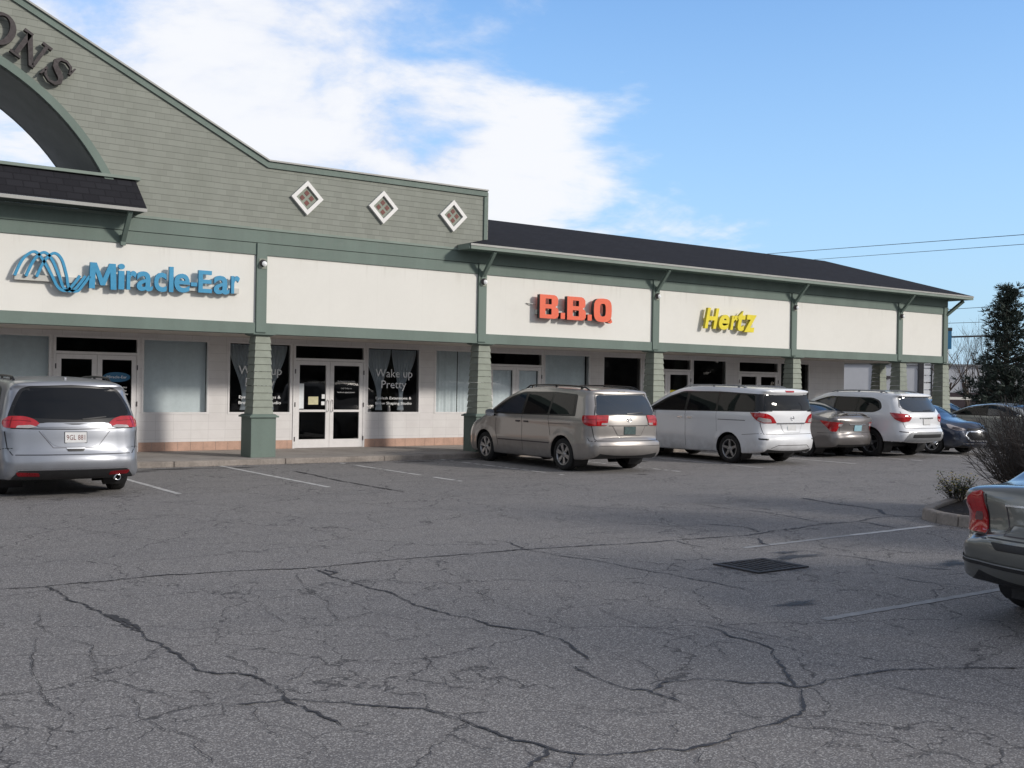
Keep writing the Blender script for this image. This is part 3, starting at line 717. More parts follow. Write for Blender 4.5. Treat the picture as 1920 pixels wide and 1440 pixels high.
    b = MB(); b.box(xe0+.01, xe1-.01, D-e-.005, D-e+.03, ze-.135, ze-.056); b.box(xe1-.04, xe1-.012, D-e+.031, 37, ze-.135, ze-.056); b.box(xe0-.02, xe0+.02, D-e+.03, D-.063, ze-.13, ze-.006)
    b.build('fascia', M_['green_fascia'], B)
    b = MB(); b.box(xe0+.02, xe1-.05, D-e+.031, D-.0355, ze-.125, ze-.105); b.box(XR+.0, xe1-.05, D-.0355, 37, ze-.125, ze-.105); b.build('eave_soffit', M_['soffit_green'], B)
    for x in posts[3:-1]: bracket(x, 5.03, .60, 0.0)
    b = MB(); b.beam((XR-.06, D-.03, 4.50), (XR+.36, D-.40, 5.00), .09, .10, up=(0, 1, 0)); b.build('bracket', M_['green_trim'], B)
    # building volume behind, flat roof
    b = MB(); b.box(XL, 32.1, W+4.2, 40, .1, 5.0); b.box(XL, 32.1, D+.2, W+4.19, 2.95, 5.0); b.build('rear_block', M_['painted_block'], B)
    # round lamps on the posts
    for x in posts[1:-1]:
        c = empty('wall_lamp', (x+.01, D-.055, 4.33)); c.parent = B
        b = MB(); b.box(-.085, .085, -.012, 0, -.12, .10); b.build('mount_plate', M_['siding_board'], c)
        b = MB(); b.lathe([(.0, -.10), (.045, -.095), (.072, -.06), (.08, -.014)], (0, 0, 0), 'y', 16); b.build('housing', M_['lamp_dark'], c)
        b = MB(); b.lathe([(.0, -.135), (.034, -.128), (.058, -.105)], (0, 0, -.02), 'y', 14); b.build('lens', M_['vinyl_white'], c)
    # diamond attic windows
    for x in (10.30, 12.22, 14.15):
        c = empty('diamond_window', (x, D-.01, 5.865)); c.parent = B; q = .385
        b = MB(); p = [(0, -q), (q, 0), (0, q), (-q, 0)]; pi = [(u*.70, v*.70) for u, v in p]
        for i in range(4):
            j = (i+1) % 4; b.prism([p[i], p[j], pi[j], pi[i]], -.07, -.0005)
        b.build('frame', M_['white_paint'], c)
        b = MB(); w = .265; S = math.sqrt(.5)
        def rot(u, v): return ((u-v)*S, (u+v)*S)
        g = w*S*.98
        b.prism([rot(-g, -g), rot(g, -g), rot(g, g), rot(-g, g)], -.018, -.006); b.build('panel', M_['siding_board'], c)
        b = MB(); h = .048; o_ = .078
        for du in (-o_, o_):
            for dv in (-o_, o_): b.prism([rot(du-h, dv-h), rot(du+h, dv-h), rot(du+h, dv+h), rot(du-h, dv+h)], -.026, -.0185)
        b.build('pane', M_['red_brown'], c)
    return B, L, Wn
PLAZA, LEAVES, WINDOWS = plaza()

# ------------------------------------------------------------------ lettering
def glyph_mesh(txt, offset=0.0, shear=0.0, extrude=0.0, res=4):
    cu = bpy.data.curves.new('t', 'FONT'); cu.body = txt; cu.offset = offset; cu.shear = shear; cu.extrude = extrude; cu.resolution_u = res; cu.size = 1.0
    o = bpy.data.objects.new('t', cu); COL.objects.link(o); bpy.context.view_layer.update()
    dg = bpy.context.evaluated_depsgraph_get(); me = bpy.data.meshes.new_from_object(o.evaluated_get(dg)); COL.objects.unlink(o); bpy.data.objects.remove(o); return me
def letter(ch, x0, x1, z0, z1, y, depth, mats, parent, name='letter', offset=.03, shear=0.0, face_first=True):
    """channel letter fitted to a box on a wall facing -Y; front face and side returns get their own material"""
    me = glyph_mesh(ch, offset, shear, .5)
    co = np.array([v.co[:] for v in me.vertices]); mn, mx = co.min(0), co.max(0)
    for v in me.vertices:
        a, b, c = v.co; u = (a-mn[0])/(mx[0]-mn[0]); w = (b-mn[1])/(mx[1]-mn[1]); d = (c-mn[2])/(mx[2]-mn[2])
        v.co = (x0+u*(x1-x0), y-d*depth, z0+w*(z1-z0))
    me.materials.clear()
    for m in mats: me.materials.append(m)
    for p in me.polygons: p.use_smooth = False; p.material_index = 0 if abs(p.normal.y) > .9 else len(mats)-1
    me.update(); me.name = name
    bm = bmesh.new(); bm.from_mesh(me); bmesh.ops.recalc_face_normals(bm, faces=bm.faces); bm.to_mesh(me); bm.free()
    o = bpy.data.objects.new(name, me); COL.objects.link(o)
    if parent: o.parent = parent
    return o
def flat_text(txt, x, z, h, y, mat, parent, name='lettering', width=None, offset=0.0, align='C', th=.002):
    """text as a thin vinyl sheet on a plane facing -Y, centred on x, cap height h"""
    me = glyph_mesh(txt, offset, 0, th/2/max(h, .001)*.7, 2)
    co = np.array([v.co[:] for v in me.vertices]); mn, mx = co.min(0), co.max(0); s = h/.73
    sx = s if width is None else width/(mx[0]-mn[0]); cxm = (mn[0]+mx[0])/2
    for v in me.vertices: v.co = (x+(v.co.x-cxm)*sx, y-v.co.z*s-.001, z+v.co.y*s)
    me.materials.clear(); me.materials.append(mat); o = bpy.data.objects.new(name, me); me.name = name; COL.objects.link(o)
    if parent: o.parent = parent
    return o

def signs():
    # blue hearing-centre sign: ribbon waves, raceway and letters
    S = empty('miracle_ear_sign', (0, 0, 0), label='blue Miracle-Ear channel letters with a wave emblem on the cream panel', cat='sign')
    b = MB(); b.box(4.28, 8.74, D-.09, D+.011, 3.63, 3.74); b.build('raceway', M_['raceway'], S)
    m = [M_['blue_letter'], M_['blue_letter_side']]
    rows = [('M', 5.63, 6.16, 3.545, 4.06), ('i', 6.19, 6.32, 3.56, 4.075), ('r', 6.36, 6.56, 3.565, 3.95), ('a', 6.56, 6.88, 3.555, 3.955), ('c', 6.91, 7.165, 3.56, 3.955), ('l', 7.215, 7.305, 3.57, 4.09),
            ('e', 7.32, 7.65, 3.575, 3.965), ('-', 7.67, 7.80, 3.72, 3.80), ('E', 7.83, 8.12, 3.60, 4.065), ('a', 8.16, 8.50, 3.59, 3.98), ('r', 8.54, 8.73, 3.62, 4.0)]
    b = MB(); Mp = [(0, 0), (.035, 1), (.27, 1), (.5, .40), (.73, 1), (.965, 1), (1, 0), (.79, 0), (.765, .66), (.585, .14), (.415, .14), (.235, .66), (.21, 0)]
    b.prism([(5.63+u*.53, 3.545+v*.515) for u, v in Mp], D-.16, D-.09); o = b.build('letter', m, S)
    for pg in o.data.polygons: pg.material_index = 0 if abs(pg.normal.y) > .9 else 1
    for ch, a, c, z0, z1 in rows[1:]: letter(ch, a, c, z0, z1, D-.09, .07, m, S, offset=.02)
    def ribbon(x0, x1, xt, xb):
        pts = []; n = 40
        ctrl = [(x0, 3.70), (x0+.14, 4.02), (xt, 4.18), (xt+.14, 4.08), ((xt+xb)/2+.04, 3.78), (xb-.10, 3.52), (xb+.05, 3.47), (x1-.12, 3.60), (x1, 3.78)]
        cp = [ctrl[0]]+ctrl+[ctrl[-1]]
        for i in range(1, len(cp)-2):
            p0, p1, p2, p3 = map(Vector, cp[i-1:i+3])
            for k in range(7):
                t = k/7; pts.append(.5*((2*p1)+(p2-p0)*t+(2*p0-5*p1+4*p2-p3)*t*t+(3*p1-p0-3*p2+p3)*t**3))
        pts.append(Vector(ctrl[-1])); vs = []; N = len(pts)
        for i, q in enumerate(pts):
            d = (pts[min(i+1, N-1)]-pts[max(i-1, 0)]).normalized(); nn = Vector((-d.y, d.x))*.026
            for yy in (D-.16, D-.10):
                vs += [((q+nn).x, yy, (q+nn).y), ((q-nn).x, yy, (q-nn).y)]
        b = MB(); fs = []
        for i in range(N-1):
            a = 4*i; c = 4*(i+1); b_ = [(a, c, c+1, a+1)]; fs += b_
        b.add(vs, fs, 0); b.add(vs, [(4*i+k[0], 4*i+k[1], 4*i+4+k[1], 4*i+4+k[0]) for i in range(N-1) for k in ((0, 2), (3, 1), (2, 3))]+[(0, 1, 3, 2), (4*N-4, 4*N-2, 4*N-1, 4*N-3)], 1)
        return b.build('wave_ribbon', m, S, recalc=True)
    ribbon(4.27, 5.46, 4.60, 5.16); ribbon(4.47, 5.56, 4.78, 5.26); ribbon(4.66, 5.64, 4.97, 5.36)
    # orange restaurant sign
    S = empty('bbq_sign', (0, 0, 0), label='orange B.B.Q block letters with black sides on the cream panel', cat='sign')
    b = MB(); b.box(16.70, 19.0, D-.10, D+.011, 3.60, 3.72); b.tube([(16.70, D-.05, 3.86), (16.55, D-.05, 3.86), (16.42, D+.0, 3.87)], .012, 6, smooth=True); b.build('raceway', M_['raceway'], S)
    m = [M_['orange_letter'], M_['black_return']]
    def poly_letter(polys, x0, x1, z0, z1):
        b = MB()
        for pl in polys: b.prism([(x0+u*(x1-x0), z0+v*(z1-z0)) for u, v in pl], D-.22, D-.10)
        o = b.build('letter', m, S)
        for pg in o.data.polygons: pg.material_index = 0 if abs(pg.normal.y) > .9 else 1
    R4 = lambda a, b_, c, d: [(a, c), (b_, c), (b_, d), (a, d)]
    LB = [R4(0, .30, 0, 1), R4(.30, .62, .835, 1), R4(.30, .62, .42, .60), R4(.30, .62, 0, .17), [(.62, .50), (.82, .50), (.93, .57), (.97, .67), (.96, .86), (.88, .96), (.76, 1), (.62, 1)], [(.62, 0), (.80, 0), (.92, .04), (1, .14), (1, .36), (.93, .46), (.82, .50), (.62, .50)]]
    oq = []; iq = []
    for k in range(20):
        a = 2*math.pi*k/20; c_, s_ = math.cos(a), math.sin(a); e = .62
        oq.append((.48+.48*math.copysign(abs(c_)**e, c_), .50+.50*math.copysign(abs(s_)**e, s_))); iq.append((.48+.155*math.copysign(abs(c_)**e, c_), .51+.27*math.copysign(abs(s_)**e, s_)))
    LQ = [[oq[k], oq[(k+1) % 20], iq[(k+1) % 20], iq[k]] for k in range(20)]+[[(.93, .16), (1.0, .02), (.90, -.04), (.74, -.01), (.74, .003), (.86, .05)]]
    for pl, a, c, z0, z1 in ((LB, 16.70, 17.31, 3.50, 4.11), ([R4(0, 1, 0, 1)], 17.38, 17.52, 3.51, 3.67), (LB, 17.59, 18.22, 3.50, 4.11), ([R4(0, 1, 0, 1)], 18.28, 18.42, 3.51, 3.67), (LQ, 18.49, 19.14, 3.49, 4.12)): poly_letter(pl, a, c, z0, z1)
    # yellow car-rental sign
    S = empty('hertz_sign', (0, 0, 0), label='yellow slanted Hertz letters standing off the cream panel', cat='sign')
    b = MB(); b.box(22.75, 24.75, D-.09, D+.011, 3.62, 3.72); b.build('raceway', M_['raceway'], S)
    m = [M_['yellow_letter'], M_['yellow_return']]
    for ch, a, c, z0, z1 in (('H', 22.66, 23.25, 3.50, 4.10), ('e', 23.24, 23.68, 3.49, 3.93), ('r', 23.71, 24.05, 3.50, 3.93), ('t', 24.00, 24.36, 3.48, 4.08), ('z', 24.30, 24.84, 3.46, 3.98)):
        letter(ch, a, c, z0, z1, D-.09, .09, m, S, offset=.03, shear=.25)
    # dark serif letters following the arch
    S = empty('arch_letters', (0, 0, 0), label='dark serif letters O, N and S following the arch on the shingled gable', cat='sign')
    cx, cz = 1.784, 3.51
    def place(shapes, px, pz, ang, sc):
        ca, sa = math.cos(ang), math.sin(ang); b = MB()
        for poly in shapes:
            q = [(px+(u*ca-v*sa)*sc, pz+(u*sa+v*ca)*sc) for u, v in poly]; b.prism(q, D-.17, D-.06)
        return b.build('letter', M_['bronze_letter'], S)
    # N: two slab-serifed stems and a diagonal (unit cap height, centred)
    N = [[(-.40, -.42), (-.24, -.42), (-.24, .42), (-.40, .42)], [(.26, -.42), (.38, -.42), (.38, .42), (.26, .42)], [(-.42, .42), (-.22, .42), (.38, -.50), (.20, -.50)],
         [(-.52, -.50), (-.12, -.50), (-.12, -.41), (-.52, -.41)], [(-.55, .41), (-.22, .41), (-.22, .50), (-.55, .50)], [(.14, .41), (.50, .41), (.50, .50), (.14, .50)]]
    O = []
    for k in range(28):
        a0, a1 = 2*math.pi*k/28, 2*math.pi*(k+1)/28; O.append([(.47*math.cos(a0), .51*math.sin(a0)), (.47*math.cos(a1), .51*math.sin(a1)), (.27*math.cos(a1), .43*math.sin(a1)), (.27*math.cos(a0), .43*math.sin(a0))])
    sp = [(.30, .27), (.20, .42), (.0, .47), (-.20, .40), (-.27, .24), (-.18, .08), (.0, -.01), (.18, -.10), (.26, -.26), (.18, -.41), (-.02, -.47), (-.22, -.40), (-.32, -.25)]
    wd = [.05, .05, .045, .07, .10, .11, .12, .115, .10, .07, .045, .05, .05]; Sg = []
    for i in range(len(sp)-1):
        p, q = Vector(sp[i]), Vector(sp[i+1]); 
        def nrm(i):
            d = (Vector(sp[min(i+1, 12)])-Vector(sp[max(i-1, 0)])).normalized(); return Vector((-d.y, d.x))
        n0, n1 = nrm(i)*wd[i]*.8, nrm(i+1)*wd[i+1]*.8; Sg.append([tuple(p+n0), tuple(q+n1), tuple(q-n1), tuple(p-n0)])
    Sg += [[(.27, .18), (.37, .18), (.36, .50), (.30, .46)], [(-.29, -.16), (-.39, -.16), (-.38, -.50), (-.32, -.46)]]
    for shp, px, py_, sc in ((O, 3.93, 8.33, .62), (N, 4.50, 8.03, .56), (Sg, 4.99, 7.71, .56)):
        ang = math.atan2(py_-cz, px-cx)-math.pi/2; place(shp, px, py_, ang, sc)
signs()

# ------------------------------------------------------------------ shop window dressing
def dressing():
    def sheet(name, x0, x1, z0, z1, y, mat, amp=.012, waves=9, label=None, cat='window shade', group=None, sag=0):
        b = MB(); n = 60; vs = []
        for j in range(2):
            for i in range(n+1):
                u = i/n; vs.append((x0+(x1-x0)*u, y+amp*math.sin(u*waves*6.28+j*.4)+amp*.5*math.sin(u*waves*2.3*6.28), (z0, z1)[j]))
        b.add(vs, [(i, i+1, n+2+i, n+1+i) for i in range(n)], smooth=True)
        return tag(b.build(name, mat), label, cat, group)
    y = W+.16
    sheet('roller_shade', 2.25, 5.50, .98, 2.69, y, M_['shade_cloth'], .002, 3, 'grey roller shade filling the window left of the doors behind the silver minivan')
    sheet('roller_shade', 7.5, 8.99, .98, 2.69, y, M_['shade_cloth'], .002, 2, 'grey roller shade in the window right of the first double door')
    sheet('window_blind', 15.24, 16.0, .98, 2.69, y, M_['paper_white'], .01, 3, 'pale sheet in the left half of the window beside the second column')
    sheet('window_blind', 16.03, 16.86, .98, 2.69, y, M_['paper_white'], .01, 3, 'pale sheet in the right half of the window beside the second column')
    sheet('window_blind', 18.9, 20.5, .98, 2.69, y, M_['paper_white'], .006, 4, 'pale sheet covering the window behind the beige minivan')
    for a, c, s in ((*LEAVES[16.92][0], 'left'), (*LEAVES[16.92][1], 'right')):
        sheet('door_paper', a+.01, c-.01, .32, 2.18, W+.07, M_['paper_white'], .003, 2, 'white paper inside the %s leaf of the papered double door' % s, 'paper')
    # sheer curtains tied back
    m, t, b_ = bsdf('sheer', (.84, .88, .93), .9, spec=.1); b_.inputs['Alpha'].default_value = .72
    def curtain(xa, xb, xt, label):
        """hangs from xa..xb, gathered to a tie at xt"""
        b = MB(); nu, nv = 44, 26; vs = []
        for j in range(nv+1):
            v = j/nv; z = 2.64-v*1.58
            g = min(1, v/.80); g = g*g*(3-2*g) if v < .8 else 1
            wid = (xb-xa)*(1-.86*g)+(.10*max(0, (v-.82)/.18)); c = (xa+xb)/2*(1-g)+xt*g
            for i in range(nu+1):
                u = i/nu; vs.append((c-wid/2+wid*u, W+.17+.022*(1-.4*g)*math.sin(u*44+v*1.2), z))
        b.add(vs, [(j*(nu+1)+i, j*(nu+1)+i+1, (j+1)*(nu+1)+i+1, (j+1)*(nu+1)+i) for j in range(nv) for i in range(nu)], smooth=True)
        tag(b.build('curtain', m), label, 'curtain', 'sheer curtains in the salon windows')
    curtain(9.56, 10.28, 9.95, 'sheer curtain in the left salon window, left half behind the column')
    curtain(10.30, 11.05, 10.62, 'sheer curtain in the left salon window, half next to the doors')
    curtain(13.20, 13.95, 13.62, 'sheer curtain in the right salon window, half next to the doors')
    curtain(13.98, 14.72, 14.27, 'sheer curtain in the right salon window, half away from the doors')
    for x0 in (9.48, 13.16):
        w = WINDOWS[x0]; cx = x0+.82; y = W+.027
        for txt, z, h, wd in (('Wake up', 1.92, .225, 1.10), ('Pretty', 1.635, .215, .74), ('Eyelash Extensions &', 1.345, .072, 1.06), ('Brow Shaping Studio', 1.21, .072, 1.08)):
            flat_text(txt, cx, z, h, y, M_['vinyl_white'], w, 'window_lettering', wd, offset=0 if h > .1 else .006)
    # vases and jars on the sill inside the right salon window
    for i, (x, r, h, lab) in enumerate(((14.0, .05, .20, 'small glass vase inside the right salon window, left of the pair'), (14.34, .075, .24, 'round glass jar inside the right salon window, right of the pair'), (13.35, .13, .12, 'low pale bowl inside the right salon window by the doors'))):
        b = MB(); b.lathe([(.0, 0), (r*.8, 0), (r, h*.4), (r*.75, h*.75), (r*.9, h), (r*.6, h*.98)], (x, W+.32, .985), 'z', 20); tag(b.build('vase', M_['lens_clear']), lab, 'vase', 'vases on the salon sill')
    b = MB(); b.box(13.1, 14.8, W+.2, W+.5, .93, .98); tag(b.build('display_shelf', M_['interior_dark']), 'dark display shelf under the right salon window', 'shelf')
    # stickers on the doors
    yy = W+.0135
    def sticker(x0, x1, z0, z1, mat, name, label, cat='sticker'):
        b = MB(); b.box(x0, x1, yy-.003, yy, z0, z1); return tag(b.build(name, mat), label, cat)
    (a, c), (a2, c2) = LEAVES[11.14]
    sticker(a+.01, a+.13, 1.10, 1.72, M_['paper_white'], 'notice_strip', 'tall narrow white notice on the left salon door', 'notice')
    varied('card_yellow', (.62, .58, .36), .7, .1, 8.0); sticker(a+.25, a+.52, 1.20, 1.40, M_['card_yellow'], 'notice_card', 'yellowish card on the left salon door glass', 'notice')
    sticker(c-.10, c-.015, 1.35, 1.46, M_['vinyl_white'], 'door_sticker', 'upper white sticker by the handle of the left salon door'); sticker(c-.11, c-.02, 1.19, 1.28, M_['vinyl_white'], 'door_sticker', 'lower white sticker by the handle of the left salon door')
    lf = [o for o in PLAZA.children if o.name.startswith('door_leaf')]
    def leaf_at(x): return min(lf, key=lambda o: abs(sum(v.co.x for v in o.data.vertices)/len(o.data.vertices)-x))
    L2 = leaf_at((a2+c2)/2); xm = (a2+c2)/2
    flat_text('By Appointment Only', xm, 1.78, .035, yy, M_['vinyl_white'], L2, 'door_lettering', .48); flat_text('Call Today to', xm, 1.60, .035, yy, M_['vinyl_white'], L2, 'door_lettering', .30); flat_text('book an appointment', xm, 1.50, .035, yy, M_['vinyl_white'], L2, 'door_lettering', .48)
    (a, c), (a2, c2) = LEAVES[5.56]; xm = (a2+c2)/2; L2 = leaf_at(xm)
    b = MB(); n = 32; b.add([(xm, yy-.002, 1.80)]+[(xm+.30*math.cos(6.2832*k/n), yy-.002, 1.80+.11*math.sin(6.2832*k/n)) for k in range(n)], [(0, k+1, (k+1) % n+1) for k in range(n)])
    b.build('oval_logo', M_['vinyl_blue'], L2); flat_text('Miracle-Ear', xm, 1.775, .06, yy-.002, M_['vinyl_white'], L2, 'door_lettering', .44)
    for i, (s, w) in enumerate((('Monday', .22), ('Tuesday', .20), ('Wednesday', .27), ('Thursday', .2))): flat_text(s, xm+.12, 1.56-.075*i, .035, yy, M_['vinyl_white'], L2, 'door_lettering', w)
    (a, c), (a2, c2) = LEAVES[22.66]; L2 = leaf_at((a2+c2)/2); b = MB(); b.box(a2, c2, yy-.003, yy, 1.62, 1.70); b.build('yellow_band', M_['yellow_letter'], L2)
    flat_text('Hertz', (a2+c2)/2, 1.48, .06, yy, M_['vinyl_white'], L2, 'door_lettering', .2)
    sticker(a+.02, a+.1, 1.40, 1.50, M_['vinyl_white'], 'door_sticker', 'small white sticker on the left leaf of the door under the yellow sign')
dressing()
# ------------------------------------------------------------------ vehicles
def catmull(pts, per=.05):
    n = len(pts); out = []
    P = [np.array(p, float) for p in pts]
    for i in range(n):
        p0, p1, p2, p3 = P[(i-1) % n], P[i], P[(i+1) % n], P[(i+2) % n]
        L = np.linalg.norm((p2-p1)[:2]); k = max(2, int(L/per))
        d01, d12, d23 = (max(np.linalg.norm((b-a)[:2]), 1e-4)**.5 for a, b in ((p0, p1), (p1, p2), (p2, p3)))
        for j in range(k):
            t = j/k; m1 = (p2-p1)+d12*((p1-p0)/d01-(p2-p0)/(d01+d12)); m2 = (p2-p1)+d12*((p3-p2)/d23-(p3-p1)/(d12+d23))
            t2, t3 = t*t, t*t*t
            out.append((2*t3-3*t2+1)*p1+(t3-2*t2+t)*m1+(-2*t3+3*t2)*p2+(t3-t2)*m2)
    return np.array(out)
def rpoly(pts, r=.04, seg=4):
    """polygon with rounded corners; a point may carry its own radius"""
    out = []; n = len(pts)
    for i in range(n):
        p = Vector(pts[i][:2]); a = Vector(pts[i-1][:2]); b = Vector(pts[(i+1) % n][:2]); rr = pts[i][2] if len(pts[i]) > 2 else r
        d0, d1 = (a-p), (b-p); q = min(rr, d0.length*.48, d1.length*.48)
        if q < 1e-4: out.append(tuple(p)); continue
        A, B = p+d0.normalized()*q, p+d1.normalized()*q
        for k in range(seg+1):
            t = k/seg; out.append(tuple(A*(1-t)**2+p*2*t*(1-t)+B*t*t))
    return out
def fill2d(poly, h):
    bd = []; n = len(poly)
    for i in range(n):
        a, b = Vector(poly[i]), Vector(poly[(i+1) % n]); k = max(1, int(math.ceil((b-a).length/h)))
        bd += [a.lerp(b, j/k) for j in range(k)]
    nb = len(bd); A = np.array([tuple(p) for p in bd]); x0, z0 = A.min(0); x1, z1 = A.max(0); inner = []
    for gx in np.arange(x0+h/2, x1, h):
        for gz in np.arange(z0+h/2, z1, h):
            c = False; j = nb-1
            for i in range(nb):
                if (A[i, 1] > gz) != (A[j, 1] > gz) and gx < (A[j, 0]-A[i, 0])*(gz-A[i, 1])/(A[j, 1]-A[i, 1])+A[i, 0]: c = not c
                j = i
            if c and ((A-[gx, gz])**2).sum(1).min() > (h*.35)**2: inner.append(Vector((gx, gz)))
    r = geometry.delaunay_2d_cdt(bd+inner, [], [list(range(nb))], 1, 1e-6)
    return [tuple(v) for v in r[0]], [tuple(f) for f in r[2]]

class Car:
    def __init__(s, name, label, cat, loc, rz, outline, L, Wd, belt, tumble, wb, rear_oh, R, paint, group=None, kr=.85, cross=14, grid=.06, tuck=.05, arch=.055, zclad=0.0, hip=0.0, wheel_in=.035):
        s.root = empty(name, loc, rz, label, cat, group); s.L, s.Wd, s.belt, s.tumble = L, Wd, belt, tumble
        s.R = R; s.ax = (rear_oh, rear_oh+wb); s.Ra = R+arch; s.paint = paint; s.tuck = tuck; s.hip = hip
        ol = catmull(outline); s.ol = ol; s.kr = kr; s.grid = grid
        s.build_body(ol, cross, grid, zclad); s.wheels_in = wheel_in
    def width(s, x, z):
        """half width of the body before edge rounding"""
        w = np.full_like(x, s.Wd/2)
        zb = s.belt; k = np.clip((z-zb+.04)/.08, 0, 1); w = w-np.where(z > zb, (z-zb)*s.tumble, 0)-.012*k-.10*np.clip(z-zb-.2, 0, 1)**2
        w = w-s.tuck*np.clip((.62-z)/.4, 0, 1)**1.6
        w = w+.010*np.exp(-((z-(zb-.10))/.045)**2)-.006*np.exp(-((z-.50)/.05)**2)
        fr = np.clip((x-(s.L-1.25))/1.25, 0, 1); re = np.clip((.9-x)/.9, 0, 1); w = w-.15*fr**2.2-.045*re**2
        for a in s.ax:
            d = np.hypot(x-a, z-s.R); w = w+.016*np.exp(-((d-s.Ra-.03)/.05)**2)
        return w
    def half(s, x, z):
        P = np.stack([x, z], 1); O = s.ol[:, :2]
        seg = np.roll(O, -1, 0)-O; L2 = (seg**2).sum(1)
        d2 = np.full(len(x), 1e9); r = np.zeros(len(x))
        for i in range(len(O)):
            t = np.clip(((P-O[i])@seg[i])/max(L2[i], 1e-9), 0, 1); q = O[i]+t[:, None]*seg[i]; dd = ((P-q)**2).sum(1)
            m = dd < d2; j = (i+1) % len(O); rv = s.ol[i, 2]*(1-t)+s.ol[j, 2]*t; d2 = np.where(m, dd, d2); r = np.where(m, rv, r)
        d = np.sqrt(d2); u = np.clip(1-d/np.maximum(r, .01), 0, 1); a = s.kr*r
        return s.width(x, z)-a*(1-np.sqrt(np.clip(1-u*u, 0, 1)))
    def build_body(s, ol, cross, h, zclad):
        n = len(ol); bd = [Vector((p[0], p[1])) for p in ol]; O = ol[:, :2]
        nxt = np.roll(O, -1, 0)-np.roll(O, 1, 0); nrm = np.stack([nxt[:, 1], -nxt[:, 0]], 1); nrm /= np.linalg.norm(nrm, axis=1)[:, None]
        area = 0.5*np.sum(O[:, 0]*np.roll(O[:, 1], -1)-np.roll(O[:, 0], -1)*O[:, 1])
        if area < 0: nrm = -nrm
        s.nrm = nrm
        pts = list(bd); edges = []
        # arch circles as constraints
        for a in s.ax:
            base = len(pts); k = 0; prev = None; m = 40
            for i in range(m):
                t = 2*math.pi*i/m; pts.append(Vector((a+s.Ra*math.cos(t), s.R+s.Ra*math.sin(t))))
                edges.append((base+i, base+(i+1) % m))
        # inset rings following the outline, then a grid
        cand = []
        for f in (.06, .18, .38, .66, .95):
            rr = ol[:, 2]*f; q = O-nrm*rr[:, None]
            for i in range(0, n): cand.append(q[i])
        x0, z0 = O.min(0); x1, z1 = O.max(0)
        gx = np.arange(x0, x1, h); gz = np.arange(z0, z1, h)
        for a in gx:
            for b in gz: cand.append(np.array([a, b]))
        cand = np.array(cand)
        # keep points inside and clear of others
        inside = np.zeros(len(cand), bool); j = n-1
        for i in range(n):
            c = (O[i, 1] > cand[:, 1]) != (O[j, 1] > cand[:, 1])
            with np.errstate(divide='ignore', invalid='ignore'): xx = (O[j, 0]-O[i, 0])*(cand[:, 1]-O[i, 1])/(O[j, 1]-O[i, 1])+O[i, 0]
            inside ^= c & (cand[:, 0] < xx); j = i
        kept = np.array([tuple(p) for p in pts]); dmin = np.full(len(cand), 1e9)
        for p in kept: dmin = np.minimum(dmin, ((cand-p)**2).sum(1))
        ring = np.arange(len(cand)) < 5*n; okd = np.where(ring, dmin > .006**2, dmin > (h*.45)**2) & inside
        cell = {}; 
        for i in range(len(cand)):
            if not okd[i]: continue
            p = cand[i]; key = (int(p[0]//.03), int(p[1]//.03)); lim = .012 if ring[i] else h*.42; bad = False; K = 1 if ring[i] else 2
            for dx in range(-K, K+1):
                for dy in range(-K, K+1):
                    for q in cell.get((key[0]+dx, key[1]+dy), ()):
                        if abs(q[0]-p[0])+abs(q[1]-p[1]) < lim: bad = True
            if bad: continue
            cell.setdefault(key, []).append(p); pts.append(Vector(p))
        r = geometry.delaunay_2d_cdt(pts, edges, [list(range(n))], 1, 1e-5)
        V = np.array([tuple(v) for v in r[0]]); F = [tuple(f) for f in r[2]]
        hy = s.half(V[:, 0], V[:, 1]); F2 = []
        for f in F:
            c = V[list(f)].mean(0)
            if any(math.hypot(c[0]-a, c[1]-s.R) < s.Ra-.002 for a in s.ax): continue
            F2.append(f)
        vs = [(x, y, z) for (x, z), y in zip(V, hy)]+[(x, -y, z) for (x, z), y in zip(V, hy)]; m = len(V); fs = []; mi = []
        for f in F2:
            (xa, za), (xb, zb), (xc, zc) = V[list(f)]
            ccw = (xb-xa)*(zc-za)-(xc-xa)*(zb-za) > 0
            g = f if not ccw else f[::-1]; fs.append(tuple(g)); fs.append(tuple(i+m for i in g[::-1]))
            cz = (za+zb+zc)/3; k = 1 if cz < zclad else 0; mi += [k, k]
        # cross strip
        hb = s.half(O[:, 0], O[:, 1]); base = len(vs)
        for i in range(n):
            for k in range(cross+1):
                t = -1+2*k/cross; y = hb[i]*t; bl = ol[i, 3]*(1-abs(t)**2.4); vs.append((O[i, 0]+nrm[i, 0]*bl, y, O[i, 1]+nrm[i, 1]*bl))
        for i in range(n):
            j = (i+1) % n; c = (O[i]+O[j])/2
            if any(math.hypot(c[0]-a, c[1]-s.R) < s.Ra for a in s.ax): continue
            bot = abs(nrm[i, 1]+1) < .35 and c[1] < .45
            for k in range(cross):
                q = (base+i*(cross+1)+k, base+j*(cross+1)+k, base+j*(cross+1)+k+1, base+i*(cross+1)+k+1)
                fs.append(q if area > 0 else q[::-1]); mi.append(1 if bot or c[1] < zclad else 0)
        me = bpy.data.meshes.new('body'); me.from_pydata(vs, [], fs); me.materials.append(s.paint); me.materials.append(M_['black_plastic'])
        me.polygons.foreach_set('material_index', mi)
        bm = bmesh.new(); bm.from_mesh(me); bmesh.ops.remove_doubles(bm, verts=bm.verts, dist=.0006)
        bmesh.ops.recalc_face_normals(bm, faces=bm.faces)
        cen = max(bm.faces, key=lambda f: f.calc_center_median().z)
        if cen.normal.z < 0: bmesh.ops.reverse_faces(bm, faces=bm.faces)
        for f in bm.faces: f.smooth = True
        bm.to_mesh(me); s.bvh = BVHTree.FromBMesh(bm); bm.free()
